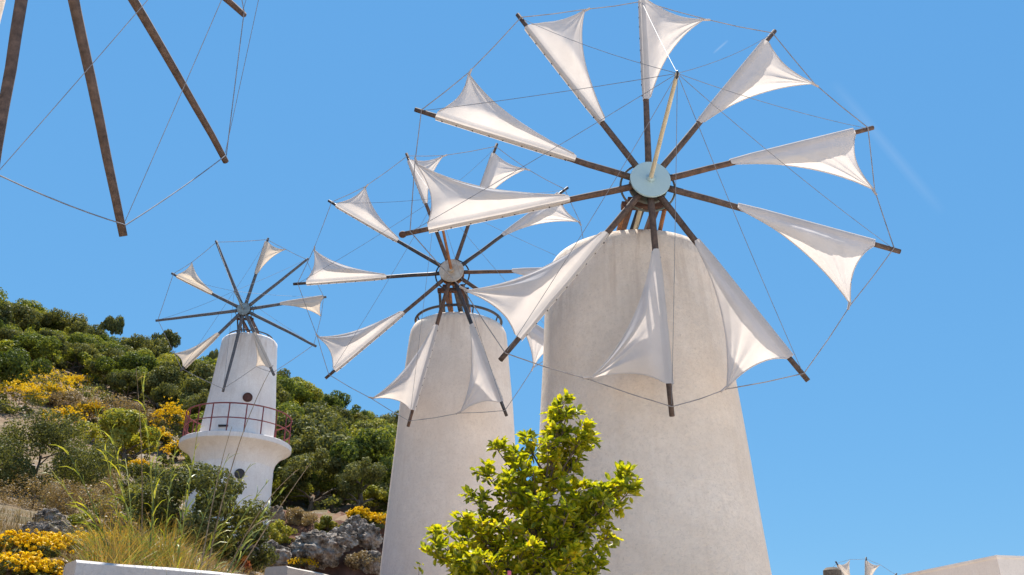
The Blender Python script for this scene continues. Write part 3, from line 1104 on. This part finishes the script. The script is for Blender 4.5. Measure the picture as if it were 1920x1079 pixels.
pts = []
r = np.random.default_rng(42)
tries = 0
while len(pts) < 1050 and tries < 45000:
    tries += 1
    az = r.uniform(-46, 11)
    d = math.sqrt(r.uniform(37 ** 2, 160 ** 2))
    if az > -4 and d < 90 + 5 * max(0, az):
        continue
    # the open stony flank with the broom stays thin
    if open_flank(az, d) and r.random() < 0.998:
        continue
    rad = r.uniform(0.55, 1.2) * min(1.35 + d * 0.0125, 2.75)
    x, y = math.sin(math.radians(az)) * d, math.cos(math.radians(az)) * d
    if math.hypot(x - ax3.x, y - ax3.y) < rad + 6:
        continue
    if any((x - a) ** 2 + (y - b) ** 2 < (0.58 * (rad + c)) ** 2 for a, b, c in pts):
        continue
    pts.append((x, y, rad))
pts.sort(key=lambda q: -q[2] / math.hypot(q[0], q[1]) + (9 if not -36 < math.degrees(math.atan2(q[0], q[1])) < 0 else 0))
for i, (x, y, rad) in enumerate(pts[:298]):
    k = int(r.integers(len(hill_variants)))
    d_, az_ = math.hypot(x, y), math.degrees(math.atan2(x, y))
    lev = 'along the hill crest' if d_ > 138 else ('high on the slope' if d_ > 108 else ('halfway up the slope' if d_ > 75 else 'at the foot of the slope'))
    sec = 'near the left picture edge' if az_ < -27 else ('left of the far windmill' if az_ < -19.5 else ('behind the far windmill' if az_ < -15 else ('right of the far windmill' if az_ < -7.5 else 'behind the middle windmill')))
    look = ('dark ' if k in (2, 5, 6) else 'fresh green ') + ('large ' if rad > 2.2 else ('' if rad > 1.6 else 'small '))
    plant('hill_tree', (x, y, terrain(x, y) - 0.2 * rad), look + 'round evergreen ' + lev + ' ' + sec, 'tree', look + 'trees ' + lev + ' ' + sec, *hill_variants[k], s=rad, rz=r.uniform(0, 6.28), sz=rad * r.uniform(0.85, 1.2))

# the rest of the wood, too far and too small to tell apart
wv_, wq_, off = [], [], 0
for (x, y, rad) in pts[298:]:
    v, q = crown_cloud(r, rad, rad, rad * 0.8, 16, 850, 0.11 * rad, 0.85 * rad, 0.3, 0.34)
    wv_.append(v + np.array([x, y, terrain(x, y)]))
    wq_.append(q + off)
    off += len(v)
if wv_:
    tag(np_obj('distant_wood', np.concatenate(wv_), np.concatenate(wq_), M['hillleaf']), 'small far trees filling the wood on the hill', 'wood', kind='stuff')

# the pines that stand above the skyline
pine_v = []
for k in range(2):
    rr = np.random.default_rng(300 + k)
    v, q = crown_cloud(rr, 1.0, 1.0, 0.42, 18, 3500, 0.06, 1.55, 0.2, 0.3)
    pine_v.append((np_mesh('crown', v, q, M['darkleaf']), trunk_mesh(rr, 1.7, 0.06, 0.5, 6)))


def skyline(px, py_base, py_top, w_px, label, k=0):
    d_ = 148.0
    r_ = ray(px, py_base)
    r_ = r_ / math.hypot(r_.x, r_.y)
    x, y = r_.x * d_, r_.y * d_
    s_ = w_px / F * d_ / 2
    zt_ = (CAM + (ray(px, py_top) / math.hypot(ray(px, py_top).x, ray(px, py_top).y)) * d_).z
    zg = terrain(x, y) - 0.2
    plant('pine_tree', (x, y, zg), label, 'tree', None, *pine_v[k], s=s_, sz=(zt_ - zg) / 2.05)


skyline(207, 625, 590, 50, 'lone umbrella-shaped pine on the skyline above the hill', 0)
skyline(315, 650, 617, 62, 'wide dark pine on the skyline just left of the far windmill', 1)
skyline(398, 672, 654, 26, 'small dark pine touching the left edge of the far windmill', 0)

# low scrub between the trees, one mass
r = np.random.default_rng(5)
allv, allq, off = [], [], 0
for i in range(2900):
    az = r.uniform(-46, 13)
    d = math.sqrt(r.uniform(30 ** 2, 168 ** 2))
    if az > -4 and d < 85 + 3 * max(0, az):
        continue
    if open_flank(az, d) and r.random() < 0.55:
        continue
    x, y = math.sin(math.radians(az)) * d, math.cos(math.radians(az)) * d
    if math.hypot(x - ax3.x, y - ax3.y) < 2.6 or (-14.5 < az < -5 and d < 33.2):
        continue
    s_ = r.uniform(0.35, 1.0)
    v, q = crown_cloud(r, s_, s_, s_ * 0.7, 6, 130, 0.11, s_ * 0.35, 0.2, 0.5)
    allv.append(v + np.array([x, y, terrain(x, y)]))
    allq.append(q + off)
    off += len(v)
o = np_obj('hill_scrub', np.concatenate(allv), np.concatenate(allq), M['darkleaf'])
tag(o, 'low dark scrub filling the gaps between the hillside trees', 'scrub', kind='stuff')

# ------------------------------------------------------------------ bushes on the bank
def bush(px, py, w_px, h_px, label, mat, seed, leaf=0.05, n=9000, name='bush', d=None, cat='bush', group=None, clump=0.3, nclump=40):
    if d is None:
        p, d = on_ground(px, py)
    else:
        p = stand(px, d)
    dep = (Vector(p) - CAM).dot(Vector((0, CP, SP)))
    w_, h_ = w_px / F * dep / 2, h_px / F * dep
    r_ = np.random.default_rng(seed)
    v, q = crown_cloud(r_, w_, w_ * 0.8, h_ * 0.55, nclump, n, leaf, h_ * 0.40, 0.95, clump)
    me = np_mesh('foliage', v, q, mat)
    return plant(name, p - Vector((0, 0, 0.05)), label, cat, group, me, trunk_mesh(r_, h_ * 0.75, 0.014 * (1 + h_), w_ * 0.5), names=('foliage', 'stem'))


bush(55, 925, 280, 165, 'large dark green bush at the left edge of the slope', M['darkleaf'], 1, 0.045, 26000, nclump=70, clump=0.26)
bush(150, 905, 150, 90, 'dark bush right behind the large one at left', M['darkleaf'], 2, 0.05, 7000)
bush(365, 990, 250, 165, 'dark green bush hiding the foot of the far windmill', M['darkleaf'], 3, 0.04, 20000, d=19.5)
bush(462, 1000, 110, 120, 'olive bush right of the larger one at the far windmill foot', M['darkleaf'], 12, 0.035, 9000, d=20.5)
bush(255, 945, 130, 80, 'olive green bush left of the far windmill foot', M['darkleaf'], 4, 0.05, 8000)
bush(225, 850, 60, 50, 'small round dark bush among the yellow broom', M['darkleaf'], 6, 0.06, 3000)
bush(612, 1010, 52, 42, 'yellow-green bush between the grey boulders', M['yellowgreen'], 9, 0.05, 3500)
bush(520, 1020, 70, 40, 'small green tuft left of the grey boulder', M['hillleaf'], 10, 0.04, 3500)
for i, (px, py, w_, h_, lb) in enumerate([
        (60, 955, 170, 60, 'brown dry shrub beneath the large dark bush'),
        (160, 965, 150, 60, 'brown dry shrub right of the rock cluster'),
        (20, 915, 90, 50, 'tan dry shrub at the left picture edge'),
        (235, 1000, 120, 60, 'tan dry shrub behind the tall grass'),
        (95, 1090, 90, 40, 'grey brown shrub in front of the yellow broom'),
        (200, 800, 130, 60, 'sparse brown shrub on the stony slope'),
        (565, 985, 60, 30, 'dry tuft on top of the red earth cut'),
        (680, 1068, 60, 30, 'pinkish dry shrub at the foot of the boulders'),
        (120, 935, 130, 50, 'brown shrub between the large dark bush and the rock cluster'),
        (200, 1020, 120, 50, 'tan shrub right of the yellow flowers'),
        (190, 935, 90, 55, 'brown twiggy shrub below the dark bushes'),
        (290, 1010, 130, 50, 'tan shrub behind the thickest grass'),
        (440, 1030, 90, 50, 'brown shrub left of the dark grey rock'),
        (260, 800, 80, 40, 'brown shrub under the hillside trees left of the railing'),
        (110, 770, 80, 35, 'brown shrub between the upper brooms')]):
    bush(px, py, w_, h_, lb, M['dryleaf'], 30 + i, 0.028 if py > 880 else 0.06, 7000, name='dry_shrub', cat='shrub', clump=0.4)


for i, (px, py, w_, h_, lb) in enumerate([
        (215, 975, 90, 40, 'low green tuft behind the leftmost stalks'),
        (330, 1000, 110, 45, 'low green tuft in front of the dark foot bush'),
        (150, 990, 60, 26, 'small green tuft right of the rock cluster')]):
    bush(px, py, w_, h_, lb, M['yellowgreen'], 140 + i, 0.022, 5000, clump=0.4)
bush(458, 1072, 26, 30, 'orange red dry plant in front of the grey rocks', M['redplant'], 150, 0.02, 1500)

# yellow broom
def broom(px, py, w_px, h_px, seed, label, leaf=0.05, nf=4200):
    p, d = on_ground(px, py)
    dep = (Vector(p) - CAM).dot(Vector((0, CP, SP)))
    w_, h_ = w_px * 1.4 / F * dep / 2, h_px * 1.4 / F * dep
    r_ = np.random.default_rng(seed)
    v, q = crown_cloud(r_, w_ * 0.9, w_ * 0.7, h_ * 0.42, 24, 1600, leaf * 1.1, h_ * 0.36, 0.4, 0.25)
    fol = np_mesh('foliage', v, q, M['broomgreen'])
    v, q = crown_cloud(r_, w_, w_ * 0.8, h_ * 0.46, 420, nf, leaf * 0.8, h_ * 0.50, 0.3, 0.055)
    fl = np_mesh('flowers', v, q, M['broom'])
    return plant('broom_bush', p - Vector((0, 0, 0.05)), label, 'bush', None, fol, trunk_mesh(r_, h_, 0.02, w_ * 0.5), names=('foliage', 'stem'), extra=('flowers', fl))


for i, (px, py, w_, h_, lb) in enumerate([
        (70, 745, 100, 42, 'yellow broom highest on the left slope'),
        (30, 772, 80, 45, 'yellow broom at the left edge above the dark bush'),
        (85, 757, 70, 26, 'small yellow broom between two larger ones up left'),
        (118, 800, 55, 28, 'yellow broom above the right shoulder of the large dark bush'),
        (165, 795, 50, 34, 'yellow broom in the middle of the stony slope'),
        (140, 735, 40, 26, 'smaller broom near the top of the open slope'),
        (238, 862, 60, 30, 'yellow broom beneath the small round bush'),
        (312, 830, 50, 62, 'tall yellow broom beside the red railing'),
        (290, 848, 40, 34, 'yellow broom left of the tall one by the railing'),
        (258, 890, 32, 22, 'tiny yellow broom low on the slope'),
        (330, 865, 40, 30, 'yellow broom against the balcony underside'),
        (700, 1000, 46, 28, 'yellow broom at the left edge of the middle windmill'),
        (672, 985, 34, 24, 'small yellow broom above the boulders')]):
    broom(px, py, w_, h_, 60 + i, lb, 0.055)
for i, (px, py, w_, h_, lb) in enumerate([
        (30, 1056, 120, 52, 'bright yellow flowering bush at the lower left corner'),
        (125, 1050, 130, 44, 'bright yellow flowering bush left of the concrete wall'),
        (180, 1040, 100, 38, 'yellow flowering bush behind the end of the concrete wall'),
        (10, 1092, 150, 50, 'yellow flowers cut by the lower left picture corner'),
        (560, 1078, 50, 22, 'small yellow flowers above the beige wall')]):
    broom(px, py, w_, h_, 90 + i, lb, 0.015, 11000)


# ------------------------------------------------------------------ rocks
def rock(px, py, w_px, h_px, seed, label, group=None):
    p, d = on_ground(px, py)
    dep = (Vector(p) - CAM).dot(Vector((0, CP, SP)))
    w_, h_ = w_px / F * dep / 2, h_px / F * dep
    bm = bmesh.new()
    bmesh.ops.create_icosphere(bm, subdivisions=5, radius=1.0)
    for v in bm.verts:
        q = v.co.copy()
        a = noise.voronoi(q * 0.95 + Vector((seed * 3.7, 1, 2)))[0]
        b = noise.voronoi(q * 3.4 + Vector((seed * 1.7, 5, 2)))[0]
        rd = noise.ridged_multi_fractal(q * 1.5 + Vector((seed, 2.0, 0)), 0.9, 2.2, 6, 1.0, 2.0)
        k = 0.82 + 0.45 * min(a[1] - a[0], 0.4) - 0.16 * (rd - 1.1) + 0.12 * noise.fractal(q * 5.0 + Vector((seed, 0, 0)), 0.7, 2.1, 5)
        v.co = q * k
        v.co = Vector((v.co.x * w_, v.co.y * w_ * 0.8, v.co.z * h_ * 0.62 + h_ * 0.30))
    me = bpy.data.meshes.new('rock')
    bm.to_mesh(me)
    bm.free()
    me.materials.append(M['rock'])
    o_ = bpy.data.objects.new('boulder', me)
    COL.objects.link(o_)
    o_.location = p
    return tag(o_, label, 'rock', group)


for i, (px, py, w_, h_, lb) in enumerate([
        (590, 1056, 104, 62, 'largest grey limestone boulder above the beige wall'),
        (500, 1060, 90, 46, 'grey boulder at the right end of the tall grass'),
        (640, 1040, 60, 46, 'upright grey rock right of the largest boulder'),
        (685, 1030, 60, 46, 'pale grey boulder beside the middle windmill'),
        (665, 1000, 50, 32, 'pale rock on the red earth cut'),
        (695, 1075, 50, 40, 'low grey boulder against the foot of the middle windmill'),
        (470, 1040, 60, 40, 'dark grey rock behind the dry stems'),
        (90, 985, 60, 32, 'upper flat grey rock of the left cluster'),
        (60, 1012, 60, 36, 'left grey rock of the cluster above the yellow flowers'),
        (105, 1018, 60, 44, 'middle grey rock of the cluster above the yellow flowers'),
        (145, 1018, 44, 26, 'right pale rock of the cluster above the yellow flowers'),
        (82, 1000, 34, 24, 'small dark rock in the middle of the left cluster'),
        (300, 985, 40, 24, 'small grey rock half hidden by the tall grass'),
        (25, 725, 50, 24, 'pale rock outcrop on the upper left slope'),
        (175, 830, 36, 22, 'small pale rock on the stony slope'),
        (515, 985, 40, 30, 'pale stone at the foot of the far windmill')]):
    rock(px, py, w_, h_, 11 + i, lb)

# ------------------------------------------------------------------ grass on the bank
r = np.random.default_rng(77)


def blades(n, sel, hmin, hmax, wid, mat, name, label, lean=0.35):
    P, Q = [], []
    k = 0
    while k < n:
        px_, d_ = sel()
        r_ = ray(px_, 950)
        r_ = r_ / math.hypot(r_.x, r_.y)
        x, y = r_.x * d_, r_.y * d_
        z = terrain(x, y)
        hh = r.uniform(hmin, hmax) * getattr(sel, 'k', 1.0)
        a = r.uniform(0, 6.28)
        dx, dy = math.cos(a), math.sin(a)
        ln = hh * r.uniform(0.05, lean)
        b = r.uniform(0, 6.28)
        wx, wy = math.cos(b) * wid, math.sin(b) * wid
        base = len(P)
        for t, ww in ((-0.05, 1.0), (0.5, 0.8), (1.0, 0.12)):
            ox, oy = dx * ln * max(t, 0) ** 2, dy * ln * max(t, 0) ** 2
            P.append((x + ox - wx * ww, y + oy - wy * ww, z + hh * t * (1 - 0.12 * lean * t)))
            P.append((x + ox + wx * ww, y + oy + wy * ww, z + hh * t * (1 - 0.12 * lean * t)))
        Q.append((base, base + 1, base + 3, base + 2))
        Q.append((base + 2, base + 3, base + 5, base + 4))
        k += 1
    o_ = np_obj(name, P, Q, mat)
    tag(o_, label, 'grass', kind='stuff')
    return o_


tufts = [(r.uniform(195, 520), 6.95 + abs(r.normal()) * 1.1, r.uniform(0.5, 1.25)) for _ in range(150)]


def tuft():
    a = tufts[int(r.integers(len(tufts)))]
    tuft.k = a[2]
    return a[0] + r.normal() * 7, a[1] + r.normal() * 0.035


tuft.k = 1.0
blades(11000, tuft, 0.10, 0.50, 0.0042, M['drygrass'], 'dry_grass', 'orange and green dry grass thick above the concrete wall', 1.1)
blades(5000, lambda: (r.uniform(-60, 540), r.uniform(8, 26)), 0.08, 0.25, 0.006, M['dryleaf'], 'slope_grass', 'thin tan grass spread over the slope', 0.7)


# tall stalks
def stalk(path, label, mat, seed, nleaf, group=None, rad=0.0065):
    rr = random.Random(seed)
    P = [Vector(p) for p in path]
    # densify with a smooth curve
    pts_ = []
    for t in np.linspace(0, 1, 12):
        if len(P) == 2:
            pts_.append(P[0].lerp(P[1], t))
        else:
            pts_.append((P[0] * (1 - t) + P[1] * t) * (1 - t) + (P[1] * (1 - t) + P[2] * t) * t)
    e = thing('grass_stalk', pts_[0], label, 'grass stalk', group)
    MB().tube(pts_, [rad * (1 - 0.7 * k / 11) for k in range(12)], 6).build('stem', mat, e)
    for k in range(nleaf):
        t = 0.12 + 0.85 * (k + rr.random()) / nleaf
        i = min(int(t * 11), 10)
        p = pts_[i].lerp(pts_[i + 1], t * 11 - i)
        tan = (pts_[i + 1] - pts_[i]).normalized()
        side = Vector((rr.uniform(-1, 1), rr.uniform(-0.6, 0.6), rr.uniform(-0.1, 0.2))).normalized()
        L_ = rr.uniform(0.10, 0.24)
        w_ = Vector((tan.y, -tan.x, 0.3)).cross(side).normalized() * rr.uniform(0.007, 0.012)
        rows = []
        for s_ in (0, 0.35, 0.7, 1.0):
            c = p + tan * (L_ * s_ * 0.85) + side * (L_ * 0.5 * s_ ** 1.4) - Vector((0, 0, L_ * 0.35 * s_ ** 3))
            ww = w_ * (1 - s_ * 0.9)
            rows.append([c - ww, c + ww])
        MB().grid(rows).build('leaf', mat, e, sharp=None)
    return e


def stalk_px(pts_px, Y, *a, **k):
    P = [at_y(px, py, y) for (px, py), y in zip(pts_px, Y)]
    P[0].z = min(P[0].z, terrain(P[0].x, P[0].y)) - 0.02
    return stalk(P, *a, **k)


specs = [((250, 1060), (215, 900), (170, 735)), ((262, 1060), (240, 930), (205, 800)), ((300, 1065), (292, 900), (262, 690)),
         ((285, 1065), (285, 950), (300, 800)), ((240, 1060), (190, 960), (120, 835)), ((230, 1058), (180, 990), (95, 880)),
         ((330, 1066), (350, 950), (372, 800)), ((345, 1066), (380, 960), (430, 850)), ((360, 1068), (400, 980), (470, 870)),
         ((375, 1068), (430, 990), (505, 900)), ((310, 1066), (310, 960), (330, 830)), ((255, 1060), (250, 960), (235, 860)),
         ((390, 1068), (450, 1000), (540, 910)), ((320, 1066), (335, 1000), (352, 900)), ((350, 1068), (395, 1010), (450, 940)),
         ((275, 1062), (260, 1000), (220, 900)), ((235, 1060), (200, 1010), (150, 930)), ((400, 1070), (450, 1020), (520, 960))]
specs.sort(key=lambda q: q[2][0])
ORD = ['first', 'second', 'third', 'fourth', 'fifth', 'sixth', 'seventh', 'eighth', 'ninth', 'tenth', 'eleventh', 'twelfth', 'thirteenth', 'fourteenth', 'fifteenth', 'sixteenth', 'seventeenth', 'eighteenth']
for i, sp in enumerate(specs):
    SL, G_ = 'green leafy stalk above the concrete wall, %s tip from the left' % ORD[i], 'green stalks above the concrete wall'
    y0 = 7.0 + 0.5 * random.random()
    stalk_px(sp, (y0, y0 + random.uniform(-0.1, 0.25), y0 + random.uniform(-0.2, 0.5)), SL, M['stalk'], 200 + i, 11, G_)
stalk_px(((385, 1068), (420, 850), (512, 685)), (7.2, 7.3, 7.5), 'longest thin stem arching in front of the far windmill', M['stalkdry'], 230, 0)
stalk_px(((400, 1068), (455, 960), (560, 880)), (7.2, 7.3, 7.5), 'pale dry stem leaning right below the balcony', M['stalkdry'], 231, 2)
stalk_px(((395, 1068), (500, 980), (583, 868)), (7.2, 7.3, 7.6), 'pale dry stem leaning farthest right past the far windmill', M['stalkdry'], 232, 2)
stalk_px(((375, 1068), (400, 900), (435, 800)), (7.1, 7.3, 7.5), 'thin stem crossing the lower round window', M['stalkdry'], 233, 1)
stalk_px(((270, 1062), (275, 900), (255, 690)), (7.1, 7.3, 7.5), 'tallest dry stem left of the far windmill', M['stalkdry'], 234, 2)

# ------------------------------------------------------------------ the young tree in front of the two mills
TY = 5.9
tb = at_y(1000, 1079, TY)
troot = thing('young_tree', (tb.x, tb.y, 0), 'young yellow-green broadleaf tree between the two nearer windmill towers', 'tree')
trunk_top = at_y(1010, 960, TY)
targets = [(1058, 742, 0), (1040, 772, .08), (1066, 765, -.06), (1104, 792, -.05), (1090, 826, .1), (1112, 812, .02), (925, 830, 0.05), (958, 842, -.1), (985, 812, .12),
           (905, 880, .15), (945, 895, -.2), (880, 928, .1), (858, 960, -.1), (802, 1000, 0), (812, 1030, -.15), (860, 1000, .25),
           (1190, 880, 0), (1172, 900, .12), (1200, 905, -.05), (1145, 930, -.15), (1115, 905, .2), (1145, 1000, .1), (1130, 1040, -.2), (1070, 955, -.35),
           (1010, 930, -.3), (950, 980, -.4), (1000, 1020, -.45), (1080, 1030, -.4), (900, 1040, -.35), (850, 1050, -.2), (1040, 880, 0.2), (1030, 830, -.1), (1000, 880, -.15),
           (1000, 960, .35), (1080, 1000, .4), (930, 1020, .4), (1060, 910, -.2), (980, 925, .1), (1100, 960, 0.1), (890, 985, -.1), (1050, 990, -.3), (970, 1040, -.4),
           (1110, 1080, -.1), (1140, 1120, .1), (1040, 1090, -.4), (960, 1100, -.4), (880, 1100, -.2), (820, 1110, .1), (900, 1150, .2), (1080, 1160, .2), (1000, 1160, -.3),
           (1150, 1190, -.1), (850, 1190, -.1), (930, 1090, .3), (1060, 1080, .35), (1000, 1200, .3)]
wb = MB()
trk = MB()
trk.tube([(tb.x + 0.03, tb.y, -0.05), (tb.x, tb.y + 0.02, 1.0), at_y(1003, 1079, TY), trunk_top, at_y(1042, 860, TY), at_y(1055, 775, TY)],
         [0.042, 0.036, 0.028, 0.018, 0.010, 0.004], 10)
leaves = []      # (position, direction, normal, length)
rr = random.Random(4)
for (px, py, dy) in targets:
    px, py = 1000 + (px - 1000) * 0.965, 1079 + (py - 1079) * 0.975
    e = at_y(px, py, TY + dy)
    zf = max(e.z - 0.30 - 0.35 * abs(e.x - tb.x), 1.25)
    hh = min(zf, at_y(1050, 790, TY).z - 0.1)
    k = (hh - tb.z) / (at_y(1055, 775, TY).z - tb.z)
    st = Vector((tb.x + 0.22 * max(k, 0) ** 1.2 * 0.9, TY, hh))
    ctl = st.lerp(e, 0.55) + Vector((0, 0, -0.06))
    path = [(st * (1 - t) + ctl * t) * (1 - t) + (ctl * (1 - t) + e * t) * t for t in [i / 9 for i in range(10)]]
    wb.tube(path, [0.009 * (1 - 0.8 * i / 9) + 0.001 for i in range(10)], 6)
    L_ = (e - st).length
    nt_ = max(6, int(L_ / 0.032))
    tips_ = [(e, (e - ctl).normalized())]
    for j in range(nt_):
        t = 0.28 + 0.7 * (j + rr.random()) / nt_
        i = min(int(t * 9), 8)
        p = path[i].lerp(path[i + 1], t * 9 - i)
        tan = (path[i + 1] - path[i]).normalized()
        sd = Vector((rr.gauss(0, 1), rr.gauss(0, 1), rr.gauss(0.35, 0.6))).normalized()
        sd = (sd + tan * 0.6).normalized()
        q = p + sd * rr.uniform(0.05, 0.15) * (1.15 - 0.5 * t)
        wb.tube([p, p.lerp(q, 0.5) + Vector((0, 0, 0.004)), q], [0.003, 0.0024, 0.0016], 4)
        tips_.append((q, sd))
    for q, sd in tips_:
        for _ in range(rr.randint(7, 11)):
            a = Vector((rr.gauss(0, 1), rr.gauss(0, 1), rr.gauss(0.1, 0.8))).normalized()
            dirn = (sd * 0.55 + a).normalized()
            nrm = dirn.cross(Vector((rr.gauss(0, 1), rr.gauss(0, 1), rr.gauss(0, 0.4)))).normalized()
            if nrm.z < 0:
                nrm = -nrm
            nrm = (nrm + Vector((0, 0, 0.5))).normalized()
            nrm = (nrm - dirn * nrm.dot(dirn)).normalized()
            leaves.append((q + dirn * 0.008 - sd * rr.uniform(0, 0.03), dirn, nrm, rr.uniform(0.042, 0.078)))


def leaf_pts(p, d_, n_, L_):
    s_ = d_.cross(n_)
    W_ = L_ * 0.27
    c = lambda t, w, h: p + d_ * (L_ * t) + s_ * w + n_ * h
    # folded along the midrib, tip bent down
    return [c(0, 0, 0), c(0.35, 0, -0.004), c(0.75, 0, -0.006), c(1, 0, -L_ * 0.12),
            c(0.32, W_ * 0.85, L_ * 0.06), c(0.70, W_ * 0.9, L_ * 0.04), c(0.32, -W_ * 0.85, L_ * 0.06), c(0.70, -W_ * 0.9, L_ * 0.04)]


LF = [(0, 1, 4, 4), (1, 2, 5, 4), (2, 3, 5, 5), (0, 6, 1, 1), (1, 6, 7, 2), (2, 7, 3, 3)]
order = sorted(range(len(leaves)), key=lambda i: (leaves[i][0] - CAM).length - 0.25 * (leaves[i][0].z))
single = set()
rr.shuffle(leaves)
front_idx = sorted(range(len(leaves)), key=lambda i: leaves[i][0].y + 0.0 * leaves[i][0].z)
for i in front_idx[:1100:4]:
    if leaves[i][0].z > 2.3:
        single.add(i)
V, T3 = [], []
for i, lf in enumerate(leaves):
    pts_ = leaf_pts(*lf)
    fs = [tuple(dict.fromkeys(f)) for f in LF]
    if i in single and len(single) <= 300:
        m_ = MB()
        m_.v = [tuple(p) for p in pts_]
        m_.f = fs
        m_.build('leaf', M['treeleaf'], troot, sharp=None)
    else:
        b = len(V)
        V += [tuple(p) for p in pts_]
        T3 += [tuple(b + k for k in f) for f in fs]
cm = MB()
cm.v, cm.f = V, T3
co = cm.build('crown', M['treeleaf'], troot, sharp=None)
co['kind'] = 'stuff'
trk.build('trunk', M['bark'], troot)
wb.build('branches', M['bark'], troot)

# sprig and stake beside the tree
sp = at_y(785, 1078, 7.2)
e = thing('sprig', (sp.x, sp.y, 0), 'tiny leafy sprig at the bottom edge left of the young tree', 'plant')
q = at_y(786, 1058, 7.2)
MB().tube([(sp.x, sp.y, -0.02), (sp.x + 0.01, sp.y, sp.z * 0.6), tuple(q)], [0.008, 0.005, 0.002], 6).build('stem', M['bark'], e)
for k in range(9):
    c = Vector((sp.x, sp.y, 0)).lerp(q, 1) + Vector((rr.uniform(-.03, .03), rr.uniform(-.03, .03), rr.uniform(-.12, .02)))
    d_ = Vector((rr.gauss(0, 1), rr.gauss(0, 1), rr.gauss(.3, .5))).normalized()
    n_ = d_.orthogonal().normalized()
    m_ = MB()
    m_.v = [tuple(p) for p in leaf_pts(c, d_, n_, 0.05)]
    m_.f = [tuple(dict.fromkeys(f)) for f in LF]
    m_.build('leaf', M['treeleaf'], e, sharp=None)
# pink stake in the foliage and a scrap of cloth on the beige wall
st = at_y(955, 1071, 5.4)
tag(MB().tube([(st.x, st.y, -0.02), (st.x - 0.005, st.y, 0.8), tuple(st)], [0.013, 0.012, 0.012], 10).build('plant_stake', M['pink'], None, origin=(st.x, st.y, 0)),
    'thin pink stake at the foot of the young tree crown', 'stake')
ca = at_height(553, 1066, zb_ + 0.07)
m_ = MB()
m_.grid([[ca + Vector((0.22 * (i / 5 - 0.5) * (1 - 0.6 * j / 4), 0.05 * math.sin(i * 1.3 + j) * 0.4 + 0.03 * j, -0.14 * (1 - j / 4) + 0.02 * math.sin(i * 2 + j))) for i in range(6)] for j in range(5)])
tag(m_.build('cloth_scrap', M['sail'], None, origin=(ca.x, ca.y, ca.z - 0.1), sharp=None), 'small white scrap of cloth at the left end of the beige wall', 'cloth')
print('leaves', len(leaves), 'hill trees', len(pts), 'objects', len(bpy.data.objects))
